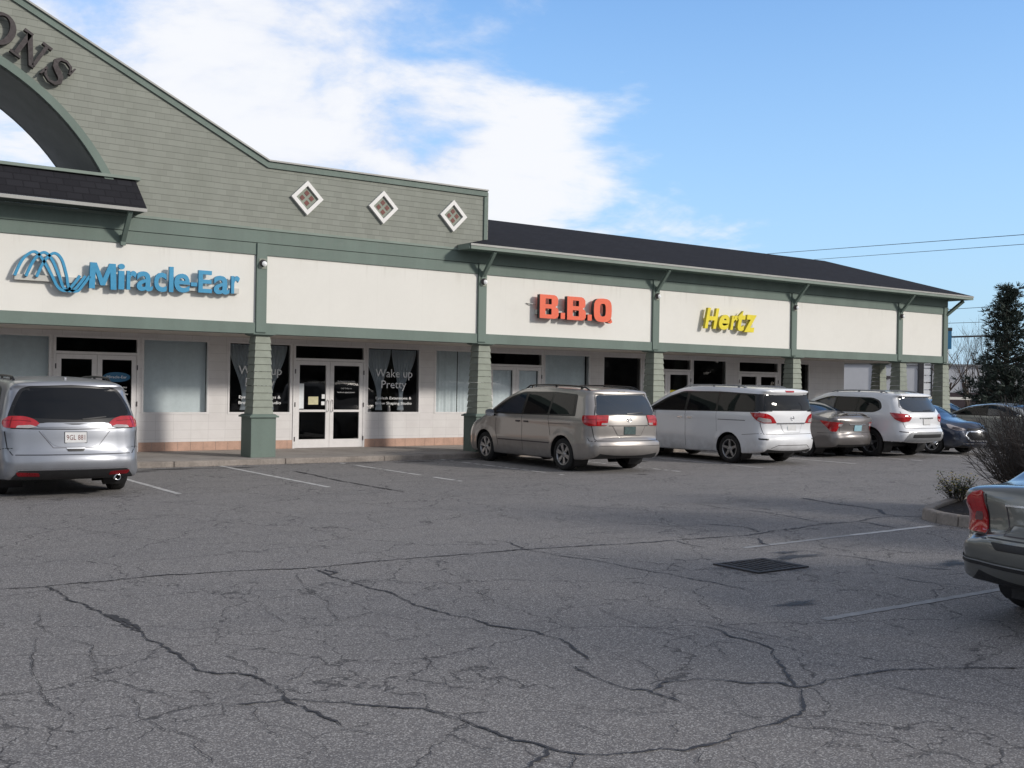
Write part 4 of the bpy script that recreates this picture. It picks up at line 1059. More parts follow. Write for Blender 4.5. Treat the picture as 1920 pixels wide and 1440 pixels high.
        s.body = bpy.data.objects.new('body', me); COL.objects.link(s.body); s.body.parent = s.root
        # wheel wells
        b = MB()
        for a in s.ax:
            for sg in (1, -1):
                m_ = 28; vs = []
                for i in range(m_+1):
                    t = rad(-35)+rad(250)*i/m_; x, z = a+(s.Ra+.004)*math.cos(t), s.R+(s.Ra+.004)*math.sin(t)
                    y = float(s.half(np.array([x]), np.array([max(z, O[:, 1].min()+.01)]))[0]) if z > .12 else s.Wd/2-.08
                    y = min(y, s.Wd/2)-.012; vs += [(x, sg*y, z), (x, sg*(s.Wd/2-.42), z)]
                b.add(vs, [(2*i, 2*i+1, 2*i+3, 2*i+2) for i in range(m_)], smooth=True)
                b.add([(a, sg*(s.Wd/2-.42), s.R)]+[vs[2*i+1] for i in range(m_+1)], [(0, i+1, i+2) for i in range(m_)])
        zb = s.R-.03; b.box(s.ax[0]-.1, s.ax[1]+.1, -s.Wd*.28, s.Wd*.28, zb-.09, zb+.2)
        for a in s.ax: b.tube([(a, -s.Wd*.42, s.R-.02), (a, s.Wd*.42, s.R-.02)], .045, 8)
        b.build('wheel_well', M_['black_plastic'], s.root)
    # --- projection
    def hit(s, o, d):
        r = s.bvh.ray_cast(Vector(o), Vector(d).normalized(), 6.0)
        if r[0] is None:
            r = s.bvh.find_nearest(Vector(o)+Vector(d).normalized()*1.0)
            return Vector(r[0]), -Vector(d).normalized()
        n = r[1]
        if n.dot(Vector(d)) > 0: n = -n
        return r[0], n
    def ray(s, mode, u, v, sg=1):
        if mode == 'L': return (u, s.Wd, v), (0, -1, 0)
        if mode == 'R': return (u, -s.Wd, v), (0, 1, 0)
        if mode == 'rear': return (-1.2, u, v), (1, 0, 0)
        if mode == 'front': return (s.L+1.2, u, v), (-1, 0, 0)
        if mode == 'top': return (u, v, 3), (0, 0, -1)
        if mode == 'rs': return (-1.0+s.rs[0], u, v+s.rs[1]), (1, 0, -s.rs[2])      # rear, slanting
        if mode in ('wrapr', 'wrapf'):                          # u runs outwards from the centre line and round the corner
            Rc = .42; w = s.Wd/2; a0 = w-Rc; ln = Rc*math.pi/2; f = mode == 'wrapf'
            if u <= a0: o, d = (-1.0, u), (1, 0)
            elif u < a0+ln:
                t = (u-a0)/ln*math.pi/2; piv = (Rc, a0); o = (piv[0]-1.4*math.cos(t), piv[1]+1.4*math.sin(t)); d = (math.cos(t), -math.sin(t))
            else: o, d = (Rc+(u-a0-ln), w+1.0), (0, -1)
            if f: o = (s.L-o[0], o[1]); d = (-d[0], d[1])
            return (o[0], o[1]*sg, v), (d[0], d[1]*sg, 0)
    def patch(s, name, poly, mode, mat, off=.004, sg=1, h=.045, parent=None, thick=.012, label=None):
        vs2, fs2 = fill2d(poly, h); P = []; N = []
        for u, v in vs2:
            o, d = s.ray(mode, u, v, sg); p, n = s.hit(o, d); P.append(p); N.append(n)
        top = [tuple(p+n*off) for p, n in zip(P, N)]; k = len(top); low = [tuple(p+n*(off-thick)) for p, n in zip(P, N)]
        ec = {}
        for f in fs2:
            for i in range(3):
                e = (f[i], f[(i+1) % 3]); ec[tuple(sorted(e))] = ec.get(tuple(sorted(e)), [])+[e]
        f0 = fs2[0]; a, b, c = (Vector(top[i]) for i in f0); flip = (b-a).cross(c-a).dot(N[f0[0]]) < 0
        fs = [f[::-1] if flip else f for f in fs2]; side = []
        for e in ec.values():
            if len(e) == 1:
                i, j = e[0]; q = (i, i+k, j+k, j); side.append(q[::-1] if flip else q)
        b = MB(); b.add(top+low, fs, 0, True); b.add(top+low, side, 0, False)
        o = b.build(name, mat, parent or s.root)
        if label: o['label'] = label
        return o
    def line(s, name, pts, mode, w=.011, mat=None, sg=1, off=.0022, parent=None, step=.05):
        P = []
        for i in range(len(pts)-1):
            a, b = Vector(pts[i]), Vector(pts[i+1]); k = max(1, int((b-a).length/step)); P += [a.lerp(b, j/k) for j in range(k)]
        P.append(Vector(pts[-1])); vs = []
        for i, q in enumerate(P):
            d = (P[min(i+1, len(P)-1)]-P[max(i-1, 0)]).normalized(); nn = Vector((-d.y, d.x))*w/2
            for t in (q+nn, q-nn):
                o, dd = s.ray(mode, t.x, t.y, sg); p, n = s.hit(o, dd); vs.append(tuple(p+n*off))
        b = MB(); b.add(vs, [(2*i, 2*i+1, 2*i+3, 2*i+2) for i in range(len(P)-1)], smooth=True)
        return b.build(name, mat or M_['black_trim'], parent or s.root)
    def both(s, fn, *a, **k):
        return [fn(*a, sg=1, **k), fn(*a, sg=-1, **k)]
    def sides(s, name, poly, mat, off=.004, **k):
        return [s.patch(name, poly, m, mat, off, **k) for m in ('L', 'R')]
    def wheels(s, spokes=5, split=False, rimR=None, tw=.225, cap=None):
        R = s.R; rr = rimR or R*.66
        for a in s.ax:
            for sg in (1, -1):
                yo = float(s.half(np.array([a]), np.array([R+s.Ra-.02]))[0])-s.wheels_in
                c = empty('wheel', (a, sg*yo, R-.004)); c.parent = s.root
                b = MB(); prof = [(rr-.006, -.02), (rr+.012, -.004), (R*.86, .0), (R*.955, -.014), (R*.995, -.045), (R, -.07), (R, -tw+.07), (R*.995, -tw+.045), (R*.95, -tw+.012), (rr, -tw)]
                b.lathe([(r, h*sg) for r, h in prof], (0, 0, 0), 'y', 40); o = b.build('tyre', M_['tyre_rubber'], c, recalc=True)
                b = MB(); b.lathe([(r, h*sg) for r, h in ((rr+.004, -.012), (rr-.012, -.008), (rr-.02, -.03), (rr-.03, -.14))], (0, 0, 0), 'y', 40)
                b.lathe([(r, h*sg) for r, h in ((0, -.018), (.028, -.018), (.07, -.03), (.075, -.06))], (0, 0, 0), 'y', 20)
                for k in range(spokes):
                    for dlt in ((-.13, .13) if split else (0,)):
                        t = 2*math.pi*k/spokes+.3; t0, t1 = t+dlt*.35, t+dlt; w0, w1 = (.022, .018) if split else (.034, .024)
                        for (ra, rb, wa, wb2, ha, hb) in ((.05, rr-.012, w0, w1, -.026, -.016),):
                            u0 = Vector((math.cos(t0), 0, math.sin(t0))); u1 = Vector((math.cos(t1), 0, math.sin(t1))); q0 = Vector((-math.sin(t0), 0, math.cos(t0))); q1 = Vector((-math.sin(t1), 0, math.cos(t1)))
                            Y = Vector((0, sg, 0)); vs = [u0*ra-q0*wa+Y*ha, u0*ra+q0*wa+Y*ha, u1*rb+q1*wb2+Y*hb, u1*rb-q1*wb2+Y*hb, u0*ra-q0*wa+Y*(ha-.03), u0*ra+q0*wa+Y*(ha-.03), u1*rb+q1*wb2+Y*(hb-.03), u1*rb-q1*wb2+Y*(hb-.03)]
                            b.add(vs, [(0, 1, 2, 3), (7, 6, 5, 4), (0, 4, 5, 1), (1, 5, 6, 2), (2, 6, 7, 3), (3, 7, 4, 0)])
                b.build('rim', M_['alloy'], c, recalc=True)
                b = MB(); b.lathe([(0, -.10*sg), (rr-.02, -.10*sg)], (0, 0, 0), 'y', 30); b.build('brake_disc', M_['black_plastic'], c)
    def mirrors(s, x, z, mat=None, size=1.0):
        for sg in (1, -1):
            p, n = s.hit((x, sg*s.Wd, z), (0, -sg, 0)); y = p.y; b = MB(); k = size
            b.beam((x, y-sg*.01, z), (x-.01, y+sg*.09, z+.03), .05*k, .035*k)
            b.build('mirror_arm', M_['black_trim'], s.root)
            b = MB(); seg, ring = 12, 7; vs = []; cx, cy, cz = x-.01, y+sg*.16*k, z+.06*k
            for i in range(ring+1):
                f = i/ring; xx = cx+.09*k*f-.03; sc = math.sqrt(max(0.0, 1-f**2.5))
                for j in range(seg):
                    t = 2*math.pi*j/seg; ct, st = math.cos(t), math.sin(t); e = .7
                    vs.append((xx, cy+.115*k*sc*math.copysign(abs(ct)**e, ct)*sg, cz+.082*k*sc*math.copysign(abs(st)**e, st)))
            b.add(vs, [(i*seg+j, (i+1)*seg+j, (i+1)*seg+(j+1) % seg, i*seg+(j+1) % seg) for i in range(ring) for j in range(seg)], smooth=True)
            o = b.build('mirror', mat or s.paint, s.root, recalc=True)
            b = MB(); b.add([vs[j] for j in range(seg)], [tuple(range(seg))]); b.build('mirror_glass', M_['chrome'], o)
    def rails(s, x0, x1, y, h=.045, mat=None):
        for sg in (1, -1):
            b = MB(); pts = []; n = 14
            for i in range(n+1):
                u = i/n; x = x0+(x1-x0)*u; p, _ = s.hit((x, sg*y, 3), (0, 0, -1)); e = min(1, min(u, 1-u)/.10); pts.append((x, sg*y, p.z+(-.01 if e < .05 else 0)+h*math.sin(min(1, e)*math.pi/2)))
            b.tube(pts, .017, 8)
            for x in (x0+.12*(x1-x0), (x0+x1)/2, x1-.12*(x1-x0)):
                p, _ = s.hit((x, sg*y, 3), (0, 0, -1)); b.box(x-.03, x+.03, sg*y-.016, sg*y+.016, p.z-.01, p.z+h)
            b.build('roof_rail', mat or M_['black_trim'], s.root)
    def plate(s, z, mat, text=None, mode='rear', y=0, tcol=None, frame=None, tilt=0):
        f = 1 if mode == 'rear' else -1
        o, d = s.ray(mode, y, z); p, n = s.hit(o, d); p2, _ = s.hit((o[0], o[1], z+.06), d); p3, _ = s.hit((o[0], o[1], z-.06), d); x = min(p.x, p2.x, p3.x)-.016 if f > 0 else max(p.x, p2.x, p3.x)+.016
        th = math.atan2(p2.x-p3.x, .12); x = p.x-.009*f
        b = MB(); b.box(-.003, .003, -.152, .152, -.077, .077); pl = b.build('licence_plate', mat, s.root, bevel=.006); pl.location = (x, y, z); pl.rotation_euler = (0, th, 0)
        b = MB(); b.box(.0034*f, .0075*f, -.160, .160, -.085, .085); b.build('plate_frame', frame or M_['black_trim'], pl)
        if text:
            me = glyph_mesh(text, 0, 0, .01, 2); co = np.array([v.co[:] for v in me.vertices]); mn, mx = co.min(0), co.max(0)
            for v in me.vertices:
                u = (v.co.x-mn[0])/(mx[0]-mn[0])-.5; v.co = (-.0045*f-v.co.z*.05, -u*.26*f, -.038+(v.co.y-mn[1])/(mx[1]-mn[1])*.076)
            me.materials.clear(); me.materials.append(tcol or M_['red_brown']); o = bpy.data.objects.new('plate_number', me); me.name = 'plate_number'; COL.objects.link(o); o.parent = pl
        return pl
    def seats(s): pass

def mirror_pts(pts): return [(-x, z) if len(p) == 2 else (-x, z, *p[2:]) for p in pts for x, z in [p[:2]]]
def sym(pts): return list(pts)+[((-p[0],)+tuple(p[1:])) for p in reversed(pts)]

PI2 = math.pi/2
# ---- outlines: (x, z, edge radius, crown)
def van_outline(L, H, o):
    """rear (x=0) up, roof forward, windscreen, bonnet, nose, underside"""
    return o
# 1. silver minivan at the left edge -------------------------------------------------
def silver_van():
    L, Wd, R = 5.15, 2.0, .355
    ol = [(.30, .27, .05, 0), (.10, .30, .10, .03), (.02, .42, .22, .10), (.0, .55, .26, .12), (.05, .66, .26, .11), (.07, .80, .28, .10), (.09, 1.0, .30, .10), (.14, 1.15, .30, .10), (.26, 1.38, .26, .09),
          (.42, 1.60, .20, .07), (.40, 1.66, .15, .05), (.62, 1.705, .15, .03), (1.2, 1.745, .16, .035), (2.2, 1.755, .16, .04), (2.9, 1.715, .16, .05), (3.45, 1.54, .14, .09), (4.15, 1.18, .12, .12), (4.35, 1.09, .13, .08), (4.80, .97, .18, .12),
          (5.05, .80, .28, .20), (5.13, .62, .32, .22), (5.10, .38, .28, .20), (4.95, .24, .10, .05), (4.4, .22, .05, 0), (2.6, .22, .05, 0), (1.2, .24, .05, 0)]
    varied_paint = mat_paint('paint_silver', (.31, .325, .36), .55, .34, coat=.7)
    c = Car('minivan', 'silver minivan with wide tail lamps parked at the left, seen from behind', 'minivan', (4.08, 16.85, 0), PI2-rad(1.0), ol, L, Wd, 1.10, .27, 3.09, 1.08, R, MATS['paint_silver'], 'vehicles parked along the storefront')
    c.rs = (0, 0, 0)
    # side glass
    c.sides('window_trim', rpoly([(.62, 1.17, .05), (.95, 1.60, .16), (1.5, 1.655), (2.8, 1.635, .12), (3.3, 1.48, .12), (4.0, 1.12, .05), (3.6, 1.09)], .05), M_['black_trim'], .003)
    c.sides('window', rpoly([(.76, 1.20, .05), (1.02, 1.56, .14), (1.55, 1.61), (1.62, 1.16)], .04), M_['car_glass'], .0045)
    c.sides('window', rpoly([(1.68, 1.15), (1.62, 1.61), (2.55, 1.61), (2.60, 1.13)], .04), M_['car_glass'], .0045)
    c.sides('window', rpoly([(2.68, 1.13), (2.64, 1.60), (2.85, 1.585, .1), (3.25, 1.44, .12), (3.72, 1.16, .05), (3.6, 1.12)], .04), M_['car_glass'], .0045)
    # tailgate glass with black surround running between the lamps
    half = [(0, 1.665), (.58, 1.64), (.70, 1.60, .12), (.80, 1.42, .3), (.885, 1.20, .1), (.905, 1.05, .04), (.62, 1.03, .06), (.52, 1.105, .12), (0, 1.115)]
    c.patch('tailgate_surround', rpoly([(x, *r) for x, *r in half[:-1]]+[(-p[0],)+tuple(p[1:]) for p in reversed(half[:-1])], .03), 'rear', M_['black_trim'], .004, h=.05)
    hg = [(.56, 1.615), (.66, 1.57, .12), (.755, 1.40, .3), (.83, 1.22, .08), (.60, 1.18, .1)]
    c.patch('rear_window', rpoly([(0, 1.625)]+hg+[(0, 1.15)]+[(-p[0],)+tuple(p[1:]) for p in reversed(hg)], .04), 'rear', M_['car_glass'], .0065, h=.05)
    for sg in (1, -1):
        lp = c.patch('tail_lamp', rpoly([(.47, 1.085, .05), (.56, 1.165, .08), (.72, 1.20, .08), (1.02, 1.20, .05), (1.13, 1.13, .05), (1.04, 1.035, .05), (.62, 1.03, .08)], .05), 'wrapr', M_['lens_red'], .014, sg=sg, h=.035, thick=.02)
        c.patch('reversing_lens', rpoly([(.52, 1.05), (.60, 1.075), (.82, 1.065), (.84, 1.035), (.64, 1.028)], .012), 'wrapr', M_['lens_clear'], .017, sg=sg, h=.03, parent=lp)
        c.line('lamp_rib', [(.60, 1.125), (.80, 1.14), (1.08, 1.135)], 'wrapr', .009, MATS['lens_dark'], sg=sg, off=.0155, parent=lp); c.line('lamp_rib', [(.93, 1.045), (.94, 1.19)], 'wrapr', .014, MATS['lens_dark'], sg=sg, off=.0155, parent=lp)
        c.patch('reflector', rpoly([(.48, .335), (.50, .385), (.80, .40), (.78, .345)], .02), 'wrapr', M_['lens_dark'], .012, sg=sg, h=.03)
        c.line('bumper_gap', [(.86, .74), (.97, .74), (1.25, .69), (1.62, .68)], 'wrapr', .010, sg=sg)
    c.patch('trim_bar', rpoly([(-.52, 1.075), (-.42, 1.108, .06), (.42, 1.108, .06), (.52, 1.075), (.50, 1.045), (-.50, 1.045)], .03), 'rear', M_['paint_silver'], .016, h=.05)
    c.line('shadow_gap', [(-.86, 1.028), (-.50, 1.02), (0, 1.015), (.50, 1.02), (.86, 1.028)], 'rear', .016)
    e = c.patch('winged_emblem', rpoly([(-.17, 1.092), (-.05, 1.078), (.05, 1.078), (.17, 1.092), (.05, 1.096), (-.05, 1.096)], .004), 'rear', M_['black_trim'], .019, h=.03)
    c.patch('plate_recess', rpoly([(-.47, .99, .05), (.47, .99, .05), (.30, .76, .10), (-.30, .76, .10)], .06), 'rear', mat_paint('paint_silver_light', (.42, .43, .47), .6, .25)[0] if False else MATS['paint_silver'], .006, h=.05)
    c.line('recess_edge', [(-.50, .99), (-.31, .745), (.31, .745), (.50, .99)], 'rear', .008, M_['lamp_dark'])
    c.plate(.895, M_['plate_white'], '9GL 881', tcol=M_['red_brown'])
    h = c.patch('tailgate_handle', rpoly([(-.13, .735), (.13, .735), (.11, .69), (-.11, .69)], .015), 'rear', M_['black_trim'], .008); c.line('handle_lip', [(-.13, .735), (.13, .735)], 'rear', .016, M_['chrome'], off=.014, parent=h)
    c.line('tailgate_gap', [(-.93, .98), (-.90, .74), (-.84, .645), (.84, .645), (.90, .74), (.93, .98)], 'rear', .012)
    c.patch('bumper_insert', rpoly([(-.76, .42), (.76, .42), (.86, .30), (-.86, .30)], .03), 'rear', M_['black_plastic'], .008, h=.05)
    c.line('bumper_crease', [(-.78, .43), (0, .44), (.78, .43)], 'rear', .012, M_['chrome'], off=.010)
    for yy in (-.62,):
        b = MB(); b.lathe([(.035, -.02), (.045, -.03), (.045, .12)], (.03, yy, .285), 'x', 16); b.build('exhaust_tip', M_['chrome'], c.root)
    c.line('wiper', [(-.10, 1.155), (-.45, 1.19)], 'rear', .018, off=.016)
    c.wheels(5, True); c.mirrors(3.72, 1.10)
    c.rails(.85, 2.9, .70)
    b = MB(); b.prism([(0, 0), (.14, 0), (.05, .065), (.02, .06)], -.014, .014); o = b.build('antenna_fin', MATS['paint_silver'], c.root); o.location = (.70, 0, 1.715)
    for y_ in (1.62, 2.64, 3.66): c.line('door_gap', [(y_, 1.10), (y_+.02, .75), (y_-.03, .34)], 'L', .010); c.line('door_gap', [(y_, 1.10), (y_+.02, .75), (y_-.03, .34)], 'R', .010)
    for x in (2.45, 3.0):
        for m in 'LR': c.patch('door_handle', rpoly([(x-.09, .985), (x+.09, .985), (x+.08, .955), (x-.08, .955)], .012), m, M_['chrome'], .02, h=.04, thick=.022)
    return c
# 2. beige minivan ---------------------------------------------------------------------
def beige_van():
    L, Wd, R = 5.06, 1.96, .345
    ol = [(.30, .28, .05, 0), (.08, .36, .16, .05), (.0, .46, .22, .10), (.0, .60, .24, .11), (.04, .66, .22, .10), (.09, .70, .26, .09), (.10, .95, .28, .09), (.13, 1.15, .28, .09), (.22, 1.38, .22, .08),
          (.34, 1.60, .17, .06), (.34, 1.66, .14, .05), (.55, 1.695, .14, .03), (1.2, 1.735, .15, .035), (2.2, 1.745, .15, .04), (2.85, 1.70, .15, .05), (3.4, 1.50, .13, .09), (4.02, 1.14, .12, .12), (4.25, 1.04, .13, .09), (4.75, .90, .18, .12),
          (4.98, .74, .28, .20), (5.05, .56, .30, .22), (5.0, .34, .24, .18), (4.85, .23, .10, .05), (4.3, .22, .05, 0), (2.6, .22, .05, 0), (1.2, .24, .05, 0)]
    mat_paint('paint_beige', (.37, .345, .325), .55, .34)
    c = Car('minivan', 'champagne beige minivan with black roof rails parked under the orange letters', 'minivan', (15.05, 16.95, 0), PI2-rad(1.5), ol, L, Wd, 1.13, .30, 3.03, 1.05, R, MATS['paint_beige'], 'vehicles parked along the storefront')
    P = MATS['paint_beige']
    c.sides('window_trim', rpoly([(.62, 1.15, .03), (.70, 1.60, .06), (1.5, 1.645), (2.7, 1.635, .1), (3.15, 1.50, .12), (3.92, 1.12, .04)], .04), M_['black_trim'], .003)
    c.sides('window', rpoly([(.70, 1.19, .04), (.78, 1.575, .05), (1.50, 1.61), (1.53, 1.17)], .04), M_['car_glass'], .0045)
    c.sides('window', rpoly([(1.60, 1.17), (1.57, 1.61), (2.46, 1.61), (2.50, 1.15)], .04), M_['car_glass'], .0045)
    c.sides('window', rpoly([(2.58, 1.15), (2.55, 1.60), (2.72, 1.59, .08), (3.10, 1.46, .12), (3.66, 1.16, .04)], .03), M_['car_glass_blue'], .0045)
    c.patch('windscreen', rpoly([(3.0, -.66), (3.0, .66), (3.95, .74), (3.95, -.74)], .08), 'top', M_['car_glass'], .004, h=.08)
    c.patch('rear_window', rpoly([(-.64, 1.60), (.64, 1.60), (.78, 1.20), (-.78, 1.20)], .07), 'rear', M_['car_glass_blue'], .005, h=.05)
    c.line('window_edge', [(-.66, 1.615), (.66, 1.615), (.80, 1.19), (-.80, 1.19), (-.66, 1.615)], 'rear', .02)
    c.patch('third_brake_lamp', rpoly([(-.10, 1.685), (.10, 1.685), (.09, 1.66), (-.09, 1.66)], .008), 'rear', M_['black_trim'], .012)
    for sg in (1, -1):
        lp = c.patch('tail_lamp', rpoly([(.50, 1.185, .03), (1.18, 1.175, .03), (1.16, 1.05, .05), (1.04, .965, .06), (.56, .975, .03)], .04), 'wrapr', M_['lens_red'], .016, sg=sg, h=.035, thick=.022)
        c.patch('reversing_lens', rpoly([(.535, 1.03), (.70, 1.03), (.72, .985), (.555, .985)], .012), 'wrapr', M_['lens_clear'], .019, sg=sg, h=.03, parent=lp)
        c.line('lamp_rib', [(.53, 1.09), (.80, 1.095), (1.13, 1.10)], 'wrapr', .010, MATS['lens_dark'], sg=sg, off=.0175, parent=lp); c.line('lamp_rib', [(.84, .975), (.85, 1.17)], 'wrapr', .012, MATS['lens_dark'], sg=sg, off=.0175, parent=lp)
        c.line('bumper_gap', [(.80, .655), (.98, .66), (1.02, .72)], 'wrapr', .012, sg=sg)
    c.line('lamp_shadow', [(-.52, .972), (.52, .972)], 'rear', .016, off=.006)
    b = MB(); o_, n_ = c.hit((-1, 0, 1.09), (1, 0, 0)); m = 20
    b.tube([(o_.x-.006, .062*math.cos(6.2832*k/m), 1.09+.042*math.sin(6.2832*k/m)) for k in range(m+1)], .006, 6); b.tube([(o_.x-.006, .028*math.cos(6.2832*k/m), 1.09+.040*math.sin(6.2832*k/m)) for k in range(m+1)], .005, 6)
    b.tube([(o_.x-.006, .045*math.cos(6.2832*k/m), 1.106+.014*math.sin(6.2832*k/m)) for k in range(m+1)], .005, 6); b.build('oval_emblem', M_['chrome'], c.root)
    c.patch('plate_recess', rpoly([(-.42, .965), (.42, .965), (.30, .775, .06), (-.30, .775, .06)], .03), 'rear', P, .005); c.line('recess_edge', [(-.44, .965), (-.31, .77), (.31, .77), (.44, .965)], 'rear', .007, M_['lamp_dark'])
    c.plate(.872, M_['plate_dark'])
    c.line('tailgate_gap', [(-.86, 1.18), (-.87, .95), (-.83, .70), (-.80, .665), (.80, .665), (.83, .70), (.87, .95), (.86, 1.18)], 'rear', .012)
    c.line('bumper_crease', [(-.80, .56), (.80, .56)], 'rear', .010, M_['lamp_dark'])
    c.line('wiper', [(.05, 1.215), (-.42, 1.24)], 'rear', .016, off=.016)
    for m in 'LR':
        c.line('door_gap', [(3.55, 1.12), (3.60, .80), (3.50, .40)], m, .011); c.line('door_gap', [(2.53, 1.15), (2.52, .35)], m, .011); c.line('door_gap', [(1.55, 1.15), (1.50, .90), (1.46, .72)], m, .011)
        c.line('track_rail', [(.75, .985), (1.55, .975)], m, .010, M_['lamp_dark']); c.line('side_moulding', [(1.50, .56), (3.50, .55)], m, .022, M_['lamp_dark'], off=.006)
        for x in (2.36, 2.68): c.patch('door_handle', rpoly([(x-.08, 1.0), (x+.08, 1.0), (x+.07, .965), (x-.07, .965)], .012), m, M_['lamp_dark'], .02, h=.04, thick=.022)
    c.wheels(6, True); c.mirrors(3.62, 1.08, M_['paint_beige']); c.rails(.50, 2.85, .66, .05)
    return c
# 3. white minivan ------------------------------------------------------------------------
def white_van():
    L, Wd, R = 5.08, 1.97, .345
    ol = [(.30, .28, .05, 0), (.10, .33, .16, .05), (.02, .44, .24, .10), (.0, .60, .26, .11), (.05, .70, .26, .10), (.08, .85, .28, .09), (.06, 1.05, .30, .09), (.06, 1.22, .28, .08), (.10, 1.45, .22, .07),
          (.18, 1.66, .16, .06), (.10, 1.73, .13, .05), (.30, 1.775, .13, .03), (1.0, 1.81, .15, .035), (2.1, 1.825, .15, .04), (2.8, 1.79, .15, .05), (3.4, 1.60, .14, .09), (4.10, 1.20, .12, .12), (4.3, 1.10, .13, .09), (4.75, .98, .18, .12),
          (5.0, .80, .28, .20), (5.07, .60, .30, .22), (5.02, .36, .24, .18), (4.88, .24, .10, .05), (4.3, .23, .05, 0), (2.6, .23, .05, 0), (1.2, .25, .05, 0)]
    mat_paint('paint_white', (.80, .81, .83), 0.0, .35, .015)
    P = MATS['paint_white']
    c = Car('minivan', 'white boxy minivan parked under the yellow letters', 'minivan', (20.28, 17.15, 0), PI2, ol, L, Wd, 1.20, .22, 3.0, 1.07, R, P, 'vehicles parked along the storefront')
    c.sides('window_trim', rpoly([(.20, 1.24, .03), (.26, 1.66, .05), (1.5, 1.705), (2.7, 1.70, .1), (3.2, 1.56, .12), (4.0, 1.19, .05), (2.6, 1.21)], .04), M_['black_trim'], .003)
    c.sides('window', rpoly([(.30, 1.27), (.36, 1.63, .05), (1.42, 1.67), (1.46, 1.24)], .04), M_['car_glass'], .0045)
    c.sides('window', rpoly([(1.53, 1.24), (1.50, 1.67), (2.45, 1.67), (2.50, 1.23)], .04), M_['car_glass'], .0045)
    c.sides('window', rpoly([(2.58, 1.23), (2.55, 1.665), (2.72, 1.655, .08), (3.15, 1.53, .12), (3.75, 1.23, .04)], .03), M_['car_glass'], .0045)
    for sg in (1, -1): c.patch('window_trim', rpoly([(.60, 1.66), (1.30, 1.66), (1.30, 1.255), (.62, 1.255)], .02), 'wrapr', M_['black_trim'], .0035, sg=sg, h=.04)
    c.patch('rear_window', rpoly([(-.74, 1.645), (.74, 1.645), (.84, 1.275), (-.84, 1.275)], .05), 'rear', M_['car_glass'], .0065, h=.05)
    c.patch('third_brake_lamp', rpoly([(-.16, 1.745), (.16, 1.745), (.14, 1.715), (-.14, 1.715)], .01), 'rear', M_['lens_red'], .008)
    for sg in (1, -1):
        lp = c.patch('tail_lamp', rpoly([(.50, .985, .03), (.60, 1.13, .08), (.80, 1.215, .12), (1.22, 1.225, .02), (1.02, 1.04, .10), (.86, .985, .05)], .04), 'wrapr', M_['lens_red'], .014, sg=sg, h=.035, thick=.022)
        c.patch('reversing_lens', rpoly([(.64, 1.005), (.68, 1.08), (.98, 1.12), (1.02, 1.06), (.86, 1.0)], .02), 'wrapr', M_['lens_clear'], .017, sg=sg, h=.03, parent=lp)
        c.patch('reflector', rpoly([(.74, .625), (.98, .635), (.97, .60), (.75, .59)], .012), 'wrapr', M_['black_trim'], .006, sg=sg, h=.03)
        c.line('bumper_gap', [(.86, .745), (1.05, .735), (1.45, .70)], 'wrapr', .009, M_['lamp_dark'], sg=sg)
    c.patch('garnish', rpoly([(-.50, 1.0), (.50, 1.0), (.48, .965), (-.48, .965)], .012), 'rear', M_['chrome'], .012)
    b = MB(); o_, n_ = c.hit((-1, 0, 1.10), (1, 0, 0)); m = 22; b.tube([(o_.x-.004, .055*math.cos(6.2832*k/m), 1.10+.050*math.sin(6.2832*k/m)) for k in range(m+1)], .007, 6); b.box(o_.x-.010, o_.x-.001, -.065, .065, 1.092, 1.108); b.build('round_emblem', M_['chrome'], c.root)
    c.patch('plate_recess', rpoly([(-.36, .96), (.36, .96), (.27, .765, .05), (-.27, .765, .05)], .03), 'rear', P, .005); c.line('recess_edge', [(-.38, .96), (-.28, .76), (.28, .76), (.38, .96)], 'rear', .007, M_['galvanised'])
    c.plate(.87, M_['plate_white'], frame=M_['plate_blue'])
    c.line('tailgate_gap', [(-.90, 1.24), (-.89, .98), (-.84, .73), (.84, .73), (.89, .98), (.90, 1.24)], 'rear', .010, M_['lamp_dark'])
    c.line('bumper_crease', [(-.66, .40), (-.5, .47), (.5, .47), (.66, .40)], 'rear', .012, M_['lamp_dark'])
    for m in 'LR':
        c.line('door_gap', [(3.60, 1.20), (3.66, .80), (3.55, .38)], m, .009, M_['lamp_dark']); c.line('door_gap', [(2.53, 1.22), (2.52, .34)], m, .009, M_['lamp_dark']); c.line('door_gap', [(1.48, 1.22), (1.46, .74)], m, .008, M_['galvanised'])
        c.line('track_rail', [(.55, 1.035), (1.42, 1.035)], m, .014, M_['lamp_dark'])
        for x in (2.36, 2.70): c.patch('door_handle', rpoly([(x-.09, 1.07), (x+.09, 1.07), (x+.08, 1.04), (x-.08, 1.04)], .012), m, M_['chrome'], .02, h=.04, thick=.022)
    c.line('wiper', [(.05, 1.29), (-.30, 1.31)], 'rear', .016, off=.016)
    c.wheels(5); c.mirrors(3.68, 1.16, M_['black_trim']); c.rails(.75, 2.9, .70, .035, M_['galvanised'])
    return c
